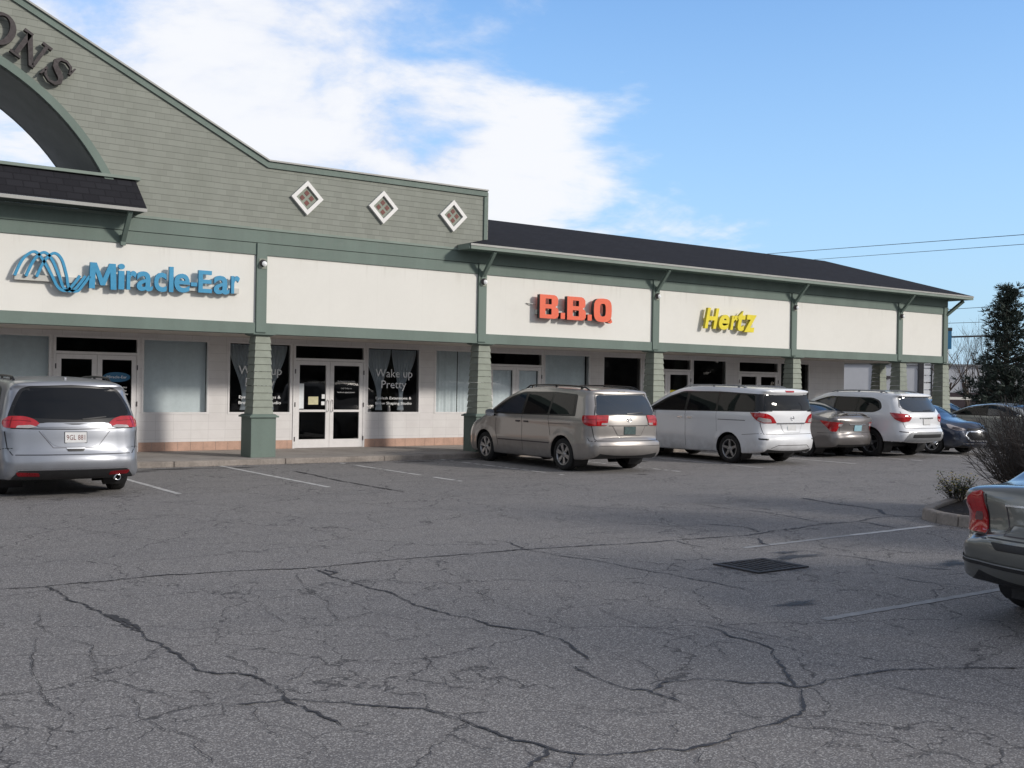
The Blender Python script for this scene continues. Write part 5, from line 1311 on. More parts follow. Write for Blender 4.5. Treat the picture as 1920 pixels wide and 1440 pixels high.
# sedans ------------------------------------------------------------------------------------
def sedan_outline(L=4.5, H=1.47, trunk=1.03, hood=.88, zb=.24, rw=(1.02, 2.0), ws=(2.55, 3.35), spo=0.0, bump=.55, roofx=1.75):
    return [(.35, zb+.03, .05, 0), (.10, zb+.08, .14, .04), (.01, zb+.22, .24, .10), (.0, bump, .26, .12), (.04, bump+.07, .24, .11), (.06, .72, .26, .11), (.04, .90, .26, .11), (.04-spo*.4, trunk-.04, .12, .09), (.10, trunk+spo, .10, .05),
            (.32, trunk+.01, .12, .04), (rw[0]-.25, trunk+.035, .12, .04), (rw[0], trunk+.09, .11, .05), ((rw[0]+rw[1])/2, (trunk+H)/2+.08, .12, .07), (rw[1]-.12, H-.05, .13, .05), (rw[1]+.25, H-.003, .15, .04), ((rw[1]+ws[0])/2+.15, H, .15, .04), (ws[0]+.05, H-.05, .14, .05),
            ((ws[0]+ws[1])/2, (H+hood)/2+.10, .12, .09), (ws[1], hood+.09, .12, .10), (ws[1]+.2, hood+.02, .13, .08), (L-.45, hood-.09, .16, .10), (L-.12, hood-.20, .24, .18), (L-.01, .56, .30, .22), (L-.02, .38, .26, .20), (L-.18, zb, .10, .05), (L-.7, zb-.02, .05, 0), (L*.5, zb-.03, .05, 0), (1.1, zb-.01, .05, 0)]
def bronze_sedan():
    L, Wd, R = 4.45, 1.70, .31
    mat_paint('paint_bronze', (.215, .20, .195), .5, .34)
    c = Car('sedan', 'bronze grey sedan with a small boot spoiler between the white minivan and the white crossover', 'sedan', (24.02, 18.15, 0), PI2, sedan_outline(L, 1.49, 1.05, .93, .25, (.82, 1.85), (2.65, 3.45), .035), L, Wd, .98, .34, 2.60, 1.02, R, MATS['paint_bronze'], 'vehicles parked along the storefront', hip=0)
    c.sides('window_trim', rpoly([(1.02, 1.03, .03), (1.55, 1.33, .10), (2.1, 1.41, .1), (2.6, 1.385, .1), (3.25, 1.02, .04)], .03), M_['black_trim'], .003)
    c.sides('window', rpoly([(1.30, 1.05, .03), (1.65, 1.32, .06), (2.02, 1.37), (2.04, 1.03)], .03), M_['car_glass'], .0045)
    c.sides('window', rpoly([(2.10, 1.03), (2.08, 1.375), (2.56, 1.355, .06), (3.05, 1.05, .03)], .03), M_['car_glass'], .0045)
    c.patch('rear_window', rpoly([(.92, -.62), (.92, .62), (1.68, .50), (1.68, -.50)], .06), 'top', M_['car_glass_blue'], .004, h=.05)
    c.patch('windscreen', rpoly([(2.78, -.52), (2.78, .52), (3.38, .64), (3.38, -.64)], .06), 'top', M_['car_glass'], .004, h=.06)
    for sg in (1, -1):
        lp = c.patch('tail_lamp', rpoly([(.52, .93, .03), (1.18, .985, .02), (.98, .84, .05), (.84, .70, .04), (.70, .70, .04), (.66, .82, .05)], .03), 'wrapr', M_['lens_red'], .012, sg=sg, h=.03, thick=.02)
        c.patch('reversing_lens', rpoly([(.53, .915), (.66, .915), (.67, .84), (.56, .84)], .015), 'wrapr', M_['lens_clear'], .014, sg=sg, h=.03, parent=lp)
        c.line('bumper_gap', [(.60, .66), (.84, .665), (1.25, .66)], 'wrapr', .009, sg=sg)
    b = MB(); pts = []
    for k in range(13):
        y = -.60+.1*k; p, _ = c.hit((.16, y, 3), (0, 0, -1)); pts.append((.12+.05*abs(y), y, p.z+.055*(1-abs(y/.6)**4)))
    for i in range(12): b.beam(pts[i], pts[i+1], .11, .016, up=(0, 0, 1))
    for y in (-.5, .5): b.box(.10, .18, y-.02, y+.02, 1.03, 1.09)
    b.build('spoiler', MATS['paint_bronze'], c.root, recalc=True)
    c.patch('chrome_strip', rpoly([(-.33, .905), (.33, .905), (.31, .875), (-.31, .875)], .01), 'rear', M_['chrome'], .014)
    c.plate(.79, M_['plate_blue'])
    c.line('boot_gap', [(-.62, 1.0), (-.60, .68), (.60, .68), (.62, 1.0)], 'rear', .011)
    c.patch('bumper_insert', rpoly([(-.55, .36), (.55, .36), (.50, .28), (-.50, .28)], .02), 'rear', M_['black_plastic'], .006)
    for m in 'LR':
        c.line('door_gap', [(3.15, .98), (3.2, .7), (3.1, .33)], m, .009); c.line('door_gap', [(2.07, 1.02), (2.08, .33)], m, .009); c.line('door_gap', [(1.22, 1.0), (1.28, .75), (1.45, .55), (1.5, .33)], m, .009)
        for x in (1.95, 2.95 if False else 2.9): c.patch('door_handle', rpoly([(x-.3, .88), (x-.14, .88), (x-.15, .855), (x-.29, .855)], .01), m, MATS['paint_bronze'], .02, h=.04, thick=.022)
    c.wheels(7); c.mirrors(3.2, 1.0, MATS['paint_bronze'], .85)
    return c
def white_suv():
    L, Wd, R = 4.98, 1.96, .375
    ol = [(.36, .42, .06, 0), (.12, .44, .14, .05), (.02, .54, .22, .10), (.0, .68, .24, .11), (.06, .78, .24, .10), (.09, .92, .28, .10), (.10, 1.12, .28, .10), (.17, 1.25, .26, .09), (.33, 1.48, .20, .07),
          (.42, 1.62, .15, .06), (.33, 1.67, .12, .05), (.55, 1.71, .13, .03), (1.2, 1.75, .15, .035), (2.1, 1.755, .15, .04), (2.7, 1.71, .15, .05), (3.15, 1.55, .14, .09), (3.68, 1.22, .12, .12), (3.85, 1.15, .13, .09), (4.55, 1.04, .18, .12),
          (4.88, .90, .28, .20), (4.97, .68, .30, .22), (4.92, .42, .24, .18), (4.78, .30, .10, .05), (4.3, .28, .05, 0), (2.6, .27, .05, 0), (1.3, .32, .05, 0)]
    P = MATS['paint_white']
    c = Car('crossover', 'white crossover with red almond tail lamps and grey bumper cladding, right of the bronze sedan', 'suv', (26.08, 17.45, 0), PI2, ol, L, Wd, 1.17, .30, 2.90, 1.08, R, P, 'vehicles parked along the storefront', zclad=.44, arch=.07)
    c.sides('window_trim', rpoly([(.72, 1.30, .10), (.82, 1.52, .12), (1.1, 1.60, .1), (2.5, 1.62, .12), (2.95, 1.50, .12), (3.60, 1.18, .04), (2.2, 1.19), (.95, 1.20, .10)], .04), M_['black_trim'], .003)
    c.sides('window', rpoly([(.80, 1.32, .08), (.88, 1.50, .10), (1.15, 1.57), (1.50, 1.58), (1.52, 1.22), (.98, 1.23, .08)], .03), M_['car_glass'], .0045)
    c.sides('window', rpoly([(1.58, 1.22), (1.56, 1.58), (2.22, 1.59), (2.26, 1.21)], .03), M_['car_glass'], .0045)
    c.sides('window', rpoly([(2.33, 1.21), (2.30, 1.585), (2.50, 1.58, .08), (2.90, 1.46, .1), (3.42, 1.21, .03)], .03), M_['car_glass_blue'], .0045)
    c.patch('rear_window', rpoly([(-.64, 1.62), (.64, 1.62), (.78, 1.36, .10), (.55, 1.245, .10), (-.55, 1.245, .10), (-.78, 1.36, .10)], .05), 'rear', M_['car_glass_blue'], .005, h=.05)
    c.line('window_edge', [(-.66, 1.63), (.66, 1.63), (.80, 1.36), (.56, 1.235), (-.56, 1.235), (-.80, 1.36), (-.66, 1.63)], 'rear', .02)
    for sg in (1, -1):
        c.patch('tail_lamp', rpoly([(.58, 1.09, .03), (.70, 1.165, .08), (1.27, 1.205, .02), (1.08, 1.02, .08), (.88, .955, .06), (.66, .985, .05)], .04), 'wrapr', M_['lens_red'], .016, sg=sg, h=.035, thick=.024)
        c.patch('fog_slot', rpoly([(.72, .70), (.98, .725), (.97, .70), (.74, .68)], .008), 'wrapr', M_['lamp_dark'], .005, sg=sg)
    c.patch('chrome_strip', rpoly([(-.30, 1.085), (.30, 1.085), (.29, 1.055), (-.29, 1.055)], .01), 'rear', M_['chrome'], .014)
    c.plate(.97, M_['plate_white'])
    c.line('tailgate_gap', [(-.84, 1.24), (-.86, 1.05), (-.80, .80), (.80, .80), (.86, 1.05), (.84, 1.24)], 'rear', .010, M_['lamp_dark'])
    c.patch('bumper_cladding', rpoly([(-.80, .60), (-.66, .70, .05), (.66, .70, .05), (.80, .60), (.84, .45), (-.84, .45)], .04), 'rear', M_['galvanised'], .008, h=.05)
    c.patch('bumper_insert', rpoly([(-.60, .64), (.60, .64), (.62, .55), (-.62, .55)], .02), 'rear', M_['black_plastic'], .014)
    for y in (-.55,):
        b = MB(); b.lathe([(.03, -.02), (.045, -.03), (.045, .12)], (.06, y, .40), 'x', 16); b.build('exhaust_tip', M_['chrome'], c.root)
    for m in 'LR':
        c.line('door_gap', [(3.35, 1.17), (3.4, .8), (3.35, .46)], m, .009, M_['lamp_dark']); c.line('door_gap', [(2.30, 1.2), (2.3, .46)], m, .009, M_['lamp_dark']); c.line('door_gap', [(1.50, 1.2), (1.55, .9), (1.62, .6)], m, .009, M_['lamp_dark'])
        for x in (1.95, 2.75): c.patch('door_handle', rpoly([(x-.3, 1.04), (x-.12, 1.04), (x-.13, 1.01), (x-.29, 1.01)], .01), m, M_['chrome'], .02, h=.04, thick=.022)
    c.line('wiper', [(.05, 1.265), (-.35, 1.285)], 'rear', .016, off=.016)
    c.wheels(5); c.mirrors(3.35, 1.15, P); c.rails(.7, 2.6, .68, .04, M_['galvanised'])
    return c
def front_sedan(name, label, loc, paint, rz=-PI2, bow=True, group=None, H=1.46):
    L, Wd, R = 4.62, 1.79, .325
    c = Car(name, label, 'sedan', loc, rz, sedan_outline(L, H, 1.02, .95, .24, (.72, 1.75), (2.55, 3.50)), L, Wd, .99, .36, 2.70, 1.02, R, paint, group)
    c.sides('window_trim', rpoly([(.78, 1.06, .06), (1.35, 1.31, .12), (2.0, 1.39, .1), (2.6, 1.36, .1), (3.38, 1.02, .04), (1.0, 1.03)], .03), M_['black_trim'], .003)
    c.sides('window', rpoly([(1.02, 1.075, .04), (1.45, 1.29, .08), (1.98, 1.35), (2.0, 1.045)], .03), M_['car_glass'], .0045)
    c.sides('window', rpoly([(2.07, 1.045), (2.05, 1.35), (2.56, 1.33, .06), (3.15, 1.05, .03)], .03), M_['car_glass_blue'], .0045)
    c.patch('windscreen', rpoly([(2.72, -.54), (2.72, .54), (3.44, .68), (3.44, -.68)], .06), 'top', M_['car_glass_blue'], .004, h=.06)
    c.patch('rear_window', rpoly([(.82, -.62), (.82, .62), (1.58, .50), (1.58, -.50)], .06), 'top', M_['car_glass'], .004, h=.05)
    for sg in (1, -1):
        hl = c.patch('headlight', rpoly([(.50, .70, .02), (.54, .76, .04), (.90, .82, .06), (1.22, .87, .02), (1.10, .76, .04), (.86, .70, .04)], .03), 'wrapf', M_['lens_clear'], .008, sg=sg, h=.03)
        c.patch('headlight_mask', rpoly([(.62, .715), (.66, .76), (.95, .79), (1.0, .75), (.85, .71)], .02), 'wrapf', M_['lamp_dark'], .0105, sg=sg, h=.03, parent=hl)
        c.patch('tail_lamp', rpoly([(.50, .94), (1.05, .96), (1.0, .80), (.52, .78)], .04), 'wrapr', M_['lens_red'], .010, sg=sg, h=.03)
        c.line('bonnet_gap', [(3.55, .70*sg), (4.0, .62*sg), (4.3, .50*sg)], 'top', .010)
    c.patch('grille', rpoly([(-.46, .66), (.46, .66), (.52, .56), (.40, .42), (-.40, .42), (-.52, .56)], .04), 'front', M_['black_trim'], .008)
    c.line('grille_surround', [(-.46, .67), (.46, .67), (.54, .56), (.41, .41), (-.41, .41), (-.54, .56), (-.46, .67)], 'front', .032, M_['chrome'], off=.014)
    c.patch('upper_grille', rpoly([(-.46, .76), (.46, .76), (.48, .70), (-.48, .70)], .02), 'front', M_['black_trim'], .008)
    if bow:
        c.patch('bow_emblem', [(-.09, .72), (-.05, .72), (-.05, .74), (.05, .74), (.05, .72), (.09, .72), (.09, .69), (.05, .69), (.05, .67), (-.05, .67), (-.05, .69), (-.09, .69)], 'front', M_['chrome'], .018)
    c.line('lip_strip', [(-.6, .33), (.6, .33)], 'front', .022, M_['chrome'], off=.008)
    for m in 'LR':
        c.line('door_gap', [(3.25, 1.0), (3.3, .7), (3.2, .33)], m, .009); c.line('door_gap', [(2.05, 1.03), (2.08, .33)], m, .009); c.line('door_gap', [(1.15, 1.0), (1.25, .75), (1.42, .5)], m, .009)
        for x in (1.95, 2.9): c.patch('door_handle', rpoly([(x-.3, .88), (x-.14, .88), (x-.15, .855), (x-.29, .855)], .01), m, paint, .02, h=.04, thick=.022)
    c.wheels(5, True); c.mirrors(3.25, 1.0, paint, .85)
    return c
# 8. old sedan at the right edge --------------------------------------------------------------
def green_sedan():
    L, Wd, R = 4.58, 1.81, .315
    ol = [(.36, .30, .05, 0), (.14, .33, .10, .04), (.03, .42, .24, .12), (.0, .56, .26, .13), (.01, .655, .24, .13), (.09, .68, .26, .12), (.13, .85, .26, .12), (.14, .99, .12, .10), (.19, 1.035, .09, .05),
          (.45, 1.05, .12, .04), (.68, 1.065, .12, .04), (.88, 1.13, .11, .05), (1.3, 1.33, .12, .07), (1.62, 1.41, .13, .05), (1.95, 1.43, .15, .04), (2.35, 1.425, .15, .04), (2.62, 1.38, .14, .05),
          (3.0, 1.18, .12, .09), (3.4, .98, .12, .10), (3.6, .93, .13, .08), (4.2, .83, .16, .10), (4.45, .70, .24, .18), (4.57, .54, .30, .22), (4.55, .36, .26, .20), (4.4, .25, .10, .05), (3.9, .22, .05, 0), (2.3, .21, .05, 0), (1.2, .23, .05, 0)]
    mat_paint('paint_sage', (.17, .175, .16), .5, .32)
    P = MATS['paint_sage']
    c = Car('sedan', 'grey green sedan cut by the right edge, seen from behind with tall red tail lamp', 'sedan', (7.80, 4.12, 0), 0.0, ol, L, Wd, 1.0, .36, 2.715, 1.02, R, P)
    c.sides('window_trim', rpoly([(.95, 1.07, .04), (1.35, 1.28, .12), (1.9, 1.36, .1), (2.5, 1.33, .1), (3.2, 1.0, .04)], .03), M_['black_trim'], .003)
    c.sides('window', rpoly([(1.15, 1.08, .04), (1.45, 1.26, .08), (1.9, 1.32), (1.93, 1.04)], .03), M_['car_glass'], .0045)
    c.sides('window', rpoly([(2.0, 1.04), (1.98, 1.32), (2.46, 1.30, .06), (3.0, 1.03, .03)], .03), M_['car_glass'], .0045)
    c.patch('rear_window', rpoly([(.90, -.60), (.90, .60), (1.55, .48), (1.55, -.48)], .06), 'top', M_['car_glass_blue'], .004, h=.05)
    c.patch('windscreen', rpoly([(2.72, -.52), (2.72, .52), (3.36, .66), (3.36, -.66)], .06), 'top', M_['car_glass'], .004, h=.06)
    for sg in (1, -1):
        lp = c.patch('tail_lamp', rpoly([(.62, .695, .01), (.69, .93, .05), (.72, 1.02, .03), (.82, 1.0, .05), (.90, .915, .04), (1.06, .88, .06), (1.10, .76, .05), (1.08, .70, .02)], .03), 'wrapr', M_['lens_red'], .016, sg=sg, h=.03, thick=.026)
        c.patch('reversing_lens', rpoly([(.71, .79), (.72, .86), (.79, .86), (.79, .79)], .015), 'wrapr', M_['lens_smoke'], .019, sg=sg, h=.03, parent=lp)
        c.line('bumper_gap', [(.55, .675), (1.0, .68), (1.5, .68)], 'wrapr', .012, sg=sg)
        c.line('bumper_moulding', [(.1, .47), (.80, .48), (1.1, .50), (1.5, .50)], 'wrapr', .028, M_['black_plastic'], sg=sg, off=.010)
        c.line('moulding_highlight', [(.1, .488), (.80, .498), (1.1, .518), (1.4, .518)], 'wrapr', .010, M_['galvanised'], sg=sg, off=.014)
    c.patch('plate_recess', rpoly([(-.43, .93, .02), (.43, .93, .02), (.38, .72, .06), (-.38, .72, .06)], .04), 'rear', P, -.003); c.line('recess_edge', [(-.44, .93), (-.39, .715), (.39, .715), (.44, .93)], 'rear', .009, M_['lamp_dark'])
    h = c.patch('boot_handle', rpoly([(-.44, .955), (.44, .955), (.43, .925), (-.43, .925)], .01), 'rear', P, .022, thick=.03); c.line('chrome_lip', [(-.43, .93), (.43, .93)], 'rear', .008, M_['chrome'], off=.026, parent=h)
    c.line('boot_gap', [(-.64, 1.0), (-.59, .685), (.59, .685), (.64, 1.0)], 'rear', .011)
    c.plate(.82, M_['plate_white'], 'C')
    c.patch('bumper_step', rpoly([(-.50, .655), (.50, .655), (.44, .60), (-.44, .60)], .02), 'rear', M_['black_plastic'], .006)
    for m in 'LR':
        c.line('door_gap', [(3.15, .98), (3.2, .7), (3.1, .33)], m, .009); c.line('door_gap', [(1.98, 1.02), (2.0, .33)], m, .009); c.line('door_gap', [(1.12, 1.0), (1.25, .75), (1.4, .5)], m, .009)
    c.wheels(5); c.mirrors(3.15, 1.0, P, .85)
    b = MB(); b.box(.25, .55, -.5, .5, .20, .32); b.build('silencer', M_['black_plastic'], c.root)
    return c
GRP = 'vehicles parked along the storefront'
silver_van(); beige_van(); white_van(); bronze_sedan(); white_suv()
mat_paint('paint_navy', (.006, .018, .05), .2, .3)
front_sedan('sedan', 'dark blue sedan with chrome grille surround, backed in beside the white crossover', (28.92, 22.32, 0), MATS['paint_navy'], group=GRP)
mat_paint('paint_grey_green', (.42, .43, .41), .5, .32)
front_sedan('sedan', 'silver grey sedan backed in beyond the dark blue one, half hidden by twigs', (34.15, 22.1, 0), MATS['paint_grey_green'], bow=False, group=GRP, H=1.42)
green_sedan()
# ------------------------------------------------------------------ plants
def conifer(loc, h, r, label, seed=1, dens=1.0, name='conifer_tree', group=None, pw=.72, f0=.06, bw=.07):
    rr = random.Random(seed); T = empty(name, loc, 0, label, 'tree', group)
    b = MB(); b.tube([(0, 0, -.1), (.01*h, 0, h*.3), (-.01*h, .01*h, h*.7), (0, 0, h*.97)], [.028*h, .02*h, .011*h, .003*h], 8)
    nb = MB(); bb = MB(); n = int(16*h**.5*dens)+8
    for i in range(n):
        f = f0+(.98-f0)*(i/n)**.95; z = h*f; rl = r*(1-f)**pw*rr.uniform(.55, 1.2)+.06*r
        for k in range(rr.randint(5, 7)):
            a = rr.uniform(0, 6.283); ln = rl*rr.uniform(.6, 1.08); up = .25+.55*f+rr.uniform(-.15, .15)
            d = Vector((math.cos(a), math.sin(a), up*.6)); p0 = Vector((0, 0, z)); pts = [p0+d*ln*t+Vector((0, 0, .18*ln*t*t)) for t in (0, .35, .7, 1)]
            bb.tube(pts, [.007*h*(1-f)+.004, .005*h*(1-f)+.003, .003, .002], 4, caps=False)
            m = max(3, int(ln/(.085*max(r, .5)+.02)*dens*1.15))
            for j in range(m):
                t = .18+.82*(j+rr.random())/m; q = p0+d*ln*t+Vector((0, 0, .18*ln*t*t))
                q += Vector((rr.gauss(0, 1), rr.gauss(0, 1), rr.gauss(0, .5)))*.07*r
                ax = (d+Vector((rr.gauss(0, .5), rr.gauss(0, .5), rr.gauss(.15, .35)))).normalized(); L = (.05+.075*rr.random())*(.5+.35*r)*2.0
                for _ in range(9):
                    v = (ax+Vector((rr.gauss(0, .5), rr.gauss(0, .5), rr.gauss(0, .5)))).normalized(); s = v.cross(Vector((rr.random()-.5, rr.random()-.5, rr.random()-.5))).normalized()*L*bw
                    nb.add([q-s, q+s, q+v*L+s*.4, q+v*L-s*.4], [(0, 1, 2, 3)])
    b.build('trunk', M_['bark'], T); bb.build('branches', M_['bark'], T); nb.build('crown', M_['needles'], T)
    return T
def bare_tree(loc, h, label, seed=2, stems=3, spread=.35, group=None, name='bare_tree', thick=.02, depth=6, twigw=.6):
    rr = random.Random(seed); T = empty(name, loc, 0, label, 'tree', group); tr = MB(); br = MB()
    def grow(p, d, L, r, lv):
        n = 4; pts = [p]; q = p.copy(); dd = d.copy()
        for i in range(n):
            dd = (dd+Vector((rr.gauss(0, .07), rr.gauss(0, .07), .05))).normalized(); q = q+dd*L/n; pts.append(q.copy())
        r1 = r*.62; (tr if lv < 2 else br).tube(pts, [r+(r1-r)*i/n for i in range(n+1)], 6 if lv < 2 else 4, caps=False)
        if lv >= depth: return
        for k in range(rr.choice((2, 3, 3)) if lv < 4 else 2):
            t = rr.uniform(.45, 1.0); i = min(n, max(1, int(round(t*n)))); a = Vector((rr.gauss(0, 1), rr.gauss(0, 1), rr.gauss(.2, .5))).normalized()
            nd = (dd+a*(.42+.1*lv**.5)).normalized(); grow(pts[i], nd, L*rr.uniform(.58, .82), max(r1*rr.uniform(.55, .85), thick*h*.05*twigw), lv+1)
    for s in range(stems):
        a = 6.283*s/stems+rr.uniform(-.4, .4); d = Vector((math.cos(a)*spread, math.sin(a)*spread, 1)).normalized()
        grow(Vector((math.cos(a)*.05, math.sin(a)*.05, -.05)), d, h*.36, thick*h*(1 if stems < 2 else .75), 0)
    tr.build('trunk', M_['bark'], T); br.build('branches', M_['twig'], T); return T
def twig_shrub(loc, h, r, label, seed, n=120, lean=(0, 0)):
    rr = random.Random(seed); T = empty('bare_shrub', loc, 0, label, 'shrub'); st = MB(); tw = MB()
    for i in range(n):
        a = rr.uniform(0, 6.283); o = rr.random()**.6*r; tip = Vector((math.cos(a)*o+lean[0]*rr.random(), math.sin(a)*o+lean[1]*rr.random(), h*rr.uniform(.55, 1.0)*(1-.25*(o/r)**2)))
        p0 = Vector((math.cos(a)*.06, math.sin(a)*.06, 0)); mid = p0.lerp(tip, .5)+Vector((math.cos(a), math.sin(a), -.2))*r*.16
        pts = [p0, p0.lerp(mid, .6)+Vector((0, 0, .02)), mid, mid.lerp(tip, .55)+Vector((rr.gauss(0, .03), rr.gauss(0, .03), 0)), tip]
        st.tube(pts, [.009, .008, .006, .0045, .002], 5, caps=False)
        for k in range(15):
            t = rr.uniform(.3, 1); j = min(3, int(t*4)); q = pts[j].lerp(pts[j+1], t*4-j if t < 1 else 1)
            d = ((tip-p0).normalized()+Vector((rr.gauss(0, .55), rr.gauss(0, .55), rr.gauss(0, .4)))).normalized(); L = rr.uniform(.10, .30)
            tw.tube([q, q+d*L*.5+Vector((rr.gauss(0, .01), rr.gauss(0, .01), 0)), q+d*L], [.0035, .0028, .0015], 3, caps=False)
    st.build('stems', M_['bark'], T); tw.build('twigs', M_['twig'], T); return T
def leafy_bush():
    rr = random.Random(12); T = empty('flowering_bush', (15.35, 9.72, .1), 0, 'small leafy bush with yellow flowers at the tip of the kerbed island', 'bush'); st = MB(); lf = MB(); fl = MB(); dk = MB()
    for i in range(70):
        a = rr.uniform(0, 6.283); o = rr.random()**.5*.30; h = rr.uniform(.15, .42); tip = Vector((math.cos(a)*o+rr.uniform(-.12, .12), math.sin(a)*o, h)); st.tube([(math.cos(a)*.08, math.sin(a)*.08, 0), tip*.6, tip], [.004, .003, .002], 4, caps=False)
        for k in range(26):
            q = tip*rr.uniform(.35, 1.03)+Vector((rr.gauss(0, .03), rr.gauss(0, .03), rr.gauss(0, .02))); v = Vector((rr.gauss(0, 1), rr.gauss(0, 1), rr.gauss(.3, .6))).normalized(); s = v.cross(Vector((0, 0, 1))).normalized(); L = rr.uniform(.02, .045)
            (lf if rr.random() < .55 else dk).add([q, q+v*L*.5+s*L*.28, q+v*L, q+v*L*.5-s*L*.28], [(0, 1, 2, 3)])
    for i in range(60):
        a = rr.uniform(0, 6.283); o = rr.random()**.5*.30; q = Vector((math.cos(a)*o, math.sin(a)*o, rr.uniform(.12, .42)))
        for k in range(6):
            t = k*1.047; v = Vector((math.cos(t), math.sin(t), .3)); w = Vector((-math.sin(t), math.cos(t), 0)); fl.add([q, q+v*.013+w*.008, q+v*.026, q+v*.013-w*.008], [(0, 1, 2, 3)])
    st.build('stems', M_['twig'], T); lf.build('leaves', M_['leaf_green'], T); dk.build('dry_leaves', M_['bark'], T); fl.build('flowers', M_['flower_yellow'], T)
leafy_bush()
twig_shrub((15.25, 8.2, .10), 1.7, .98, 'bare twiggy shrub leaning over the kerbed island, in front of the evergreen', 4, 340, (-.25, .2))
conifer((42.9, 25.0, 0), 6.3, 2.0, 'dark evergreen tree at the right edge behind the bare shrub', 3, 1.2, pw=.84, bw=.08)
bare_tree((50.8, 31.35, 0), 6.6, 'many stemmed bare tree beyond the end of the plaza', 5, 4, .30, 'bare trees beyond the plaza', depth=5)
bare_tree((62.0, 40.6, 0), 7.2, 'smaller looking bare tree behind, close to the plaza corner', 9, 3, .35, 'bare trees beyond the plaza', depth=5)
# the evergreen outside the frame whose shadow lies over the near right stalls
for i, (x, y, h, r, lab) in enumerate(((13.9, -7.6, 7.1, 2.3, 'tallest'), (15.6, -9.3, 8.0, 2.4, 'rearmost'), (14.9, -3.4, 6.1, 2.2, 'middle'), (16.8, .6, 5.5, 2.1, 'bushy'), (18.8, 2.9, 4.7, 1.9, 'smallest'))):
    conifer((x, y, .05), h, r, lab+' of the evergreens in the parking island outside the photograph, shading the near stalls', 21+i, .75, 'evergreen_tree', 'evergreens outside the frame', .42, .12, .24)

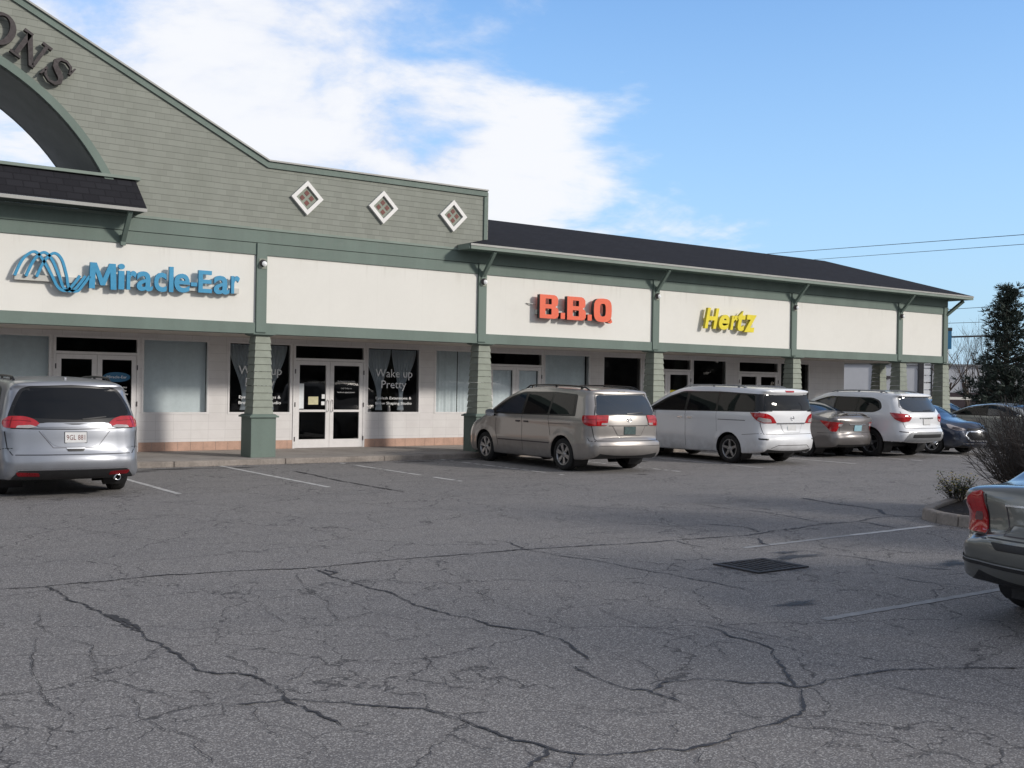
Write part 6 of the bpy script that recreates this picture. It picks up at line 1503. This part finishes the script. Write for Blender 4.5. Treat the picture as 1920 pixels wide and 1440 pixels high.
# ------------------------------------------------------------------ beyond the plaza
def background():
    wh = empty('warehouse', (0, 0, 0), label='long pale grey warehouse with dark base far beyond the plaza', cat='building')
    a, c = Vector((78.0, 81.5)), Vector((128.0, 40.5)); d = (c-a).normalized(); n = Vector((-d.y, d.x)); n = n if n.dot(Vector((-1, -.6))) < 0 else -n
    def slab(name, s0, s1, z0, z1, off, th, mat):
        L = (c-a).length; p, q = a+d*L*s0-n*off, a+d*L*s1-n*off; b = MB(); p2, q2 = p+n*th, q+n*th
        b.add([(*p, z0), (*q, z0), (*q2, z0), (*p2, z0), (*p, z1), (*q, z1), (*q2, z1), (*p2, z1)], [(3, 2, 1, 0), (4, 5, 6, 7), (0, 1, 5, 4), (1, 2, 6, 5), (2, 3, 7, 6), (3, 0, 4, 7)]); return b.build(name, mat, wh, recalc=True)
    slab('wall', 0, 1, 1.75, 4.45, 0, 22, M_['warehouse_wall']); slab('base', 0, 1, 0, 1.745, .1, 22, M_['warehouse_base']); slab('coping', -.002, 1.002, 4.452, 4.6, .25, 22.4, M_['galvanised'])
    for i in range(14): s = .03+i*.07; slab('pilaster', s, s+.004, 1.76, 4.445, .12, .119, M_['white_frame'])
    slab('wall_lamp', .33, .336, 3.0, 3.3, .5, .49, M_['lamp_dark']); slab('wall_lamp', .42, .426, 2.8, 3.05, .5, .49, M_['lamp_dark'])
    # rail fence in front of it
    F = empty('rail_fence', (0, 0, 0), label='low fence with one pale rail seen between the last column and the bare tree', cat='fence')
    p, q = Vector((43.0, 30.6)), Vector((56.0, 22.6)); b = MB(); b.beam((*p, 1.50), (*q, 1.50), .06, .12); b.build('rail', M_['sign_panel'], F); L = (q-p).length; k = 0
    while k*2.4 < L: s = p.lerp(q, k*2.4/L); b = MB(); b.box(s.x-.05, s.x+.05, s.y-.05, s.y+.05, 0, 1.44); b.build('post', M_['galvanised'], F); k += 1
    # tenant directory pylon
    S = empty('directory_sign', (48.9, 32.75, 0), rad(-33), 'dark pylon sign with stacked white tenant panels seen between the end columns', 'sign')
    b = MB(); b.box(-.42, -.18, -.1, .1, 0, 4.6); b.box(.20, .26, -.1, .1, 0, 4.6); b.box(-.42, .26, -.1, .1, 4.6, 4.75); b.build('frame', M_['interior_dark'], S)
    for i in range(8):
        z = 1.55+i*.36; b = MB(); b.box(-.175, .195, -.075, -.02, z, z+.30); o = b.build('tenant_panel', M_['vinyl_white'], S)
        if i in (5, 6, 7, 4):
            b = MB(); r = random.Random(i); x = -.13
            while x < .14: w = r.uniform(.02, .05); b.box(x, x+w, -.079, -.0755, z+.10, z+.19); x += w+.015
            b.build('panel_lettering', M_['lamp_dark'], o)
    S = empty('blue_sign', (54.25, 35.05, 0), rad(-35), 'narrow blue sign with dark cap peeping out beside the corner post', 'sign')
    b = MB(); b.box(-.6, .16, -.12, .12, 4.15, 5.15); b.build('panel', M_['vinyl_blue'], S); b = MB(); b.box(-.62, .18, -.14, .14, 5.151, 5.32); b.build('cap', M_['interior_dark'], S)
    b = MB(); b.box(-.1, .02, -.06, .06, 0, 4.149); b.build('pole', M_['white_paint'], S)
    # overhead lines and their poles
    def wire(p, q, r, label, sag=.0, name='overhead_line'):
        p, q = Vector(p), Vector(q); d = q-p; p = p-d*.9; q = q+d*.9; n = 24; pts = [p.lerp(q, i/n)-Vector((0, 0, sag*4*(i/n)*(1-i/n))) for i in range(n+1)]
        b = MB(); b.tube(pts, r, 5); tag(b.build(name, M_['black_trim']), label, 'cable', 'overhead lines')
    wire((54.09, 47.44, 10.49), (47.99, 27.24, 9.06), .016, 'upper thin cable rising to the right above the roof')
    wire((56.88, 45.45, 10.21), (48.0, 27.23, 8.62), .014, 'second thin cable just under the upper one above the roof')
    wire((54.27, 35.04, 4.81), (57.67, 32.63, 5.0), .05, 'thick dark cable bundle beside the corner post, lowest of the lines')
    wire((54.26, 35.05, 5.57), (56.46, 33.49, 5.70), .014, 'thin cable between the thick bundle and the eave height line')
    wire((54.25, 35.06, 6.33), (56.21, 33.67, 6.52), .014, 'thin cable right of the eave corner')
    for i, (x, y, lab) in enumerate(((41.5, 7.4, 'wooden utility pole outside the right edge of the photograph'), (64.3, 27.8, 'second wooden utility pole outside the right edge of the photograph'))):
        T = empty('utility_pole', (x, y, 0), 0, lab, 'pole'); b = MB(); b.tube([(0, 0, 0), (0, 0, 10.5)], [.16, .11], 10); b.build('pole', M_['bark'], T); b = MB(); b.box(-.06, .06, -1.1, 1.1, 9.2, 9.35); b.build('crossarm', M_['bark'], T)
background()
mat_paint('paint_blue', (.03, .10, .22), .3, .3); mat_paint('paint_red', (.25, .02, .02), .2, .3)
front_sedan('sedan', 'blue sedan far off below the pale rail, just past the last column', (36.9, 27.4, 0), MATS['paint_blue'], rz=rad(-50), bow=False)
front_sedan('sedan', 'dark red sedan far off, glimpsed over the white crossover roof', (49.6, 33.4, 0), MATS['paint_red'], rz=rad(128), bow=False, H=1.5)
# woods round the lot (behind the camera and far beyond), seen mostly in reflections
def woods():
    rr = random.Random(33); b = MB()
    for i in range(520):
        a = rad(rr.uniform(75, 345)); R_ = rr.uniform(120, 170); cx, cy = R_*math.sin(a), R_*math.cos(a); h = rr.uniform(6, 13)
        for k in range(14):
            p = Vector((cx+rr.gauss(0, 2.2), cy+rr.gauss(0, 2.2), h*rr.random())); s = rr.uniform(1.2, 2.6); v = [p+Vector((rr.gauss(0, s), rr.gauss(0, s), rr.gauss(0, s))) for _ in range(4)]
            b.add(v, [(0, 1, 2), (0, 2, 3), (0, 1, 3), (1, 2, 3)])
    tag(b.build('distant_woods', M_['woods_far']), 'far line of leafless woods around the parking lot', 'woods', kind='stuff')
woods()

# dry leaves and grit blown against the kerb
def litter():
    rr = random.Random(77); b = MB()
    def leaf(x, y, z, s):
        a = rr.uniform(0, 6.28); u = Vector((math.cos(a), math.sin(a), rr.uniform(-.2, .3)))*s; v = Vector((-math.sin(a), math.cos(a), rr.uniform(-.3, .3)))*s*.5; p = Vector((x, y, z+s*.25))
        b.add([p-u, p+v, p+u, p-v], [(0, 1, 2, 3)])
    for i in range(900): leaf(rr.uniform(3.5, 34), 21.84-abs(rr.gauss(0, .10)), .003, rr.uniform(.008, .028))
    for i in range(260): leaf(rr.uniform(5, 16), rr.uniform(22.0, 24.9), .122, rr.uniform(.006, .02))
    for i in range(320): leaf(rr.uniform(1, 20), rr.uniform(5, 21), .004, rr.uniform(.004, .012))
    for i in range(420): leaf(13.15-abs(rr.gauss(0, .15)), rr.uniform(-1, 8.6), .004, rr.uniform(.008, .025))
    for i in range(700): leaf(rr.uniform(13.45, 18), rr.uniform(4.5, 9.0), .103, rr.uniform(.01, .035))
    tag(b.build('leaf_litter', M_['bark']), 'dry leaves and grit scattered along the kerb and on the pavement', 'litter', kind='stuff')
litter()
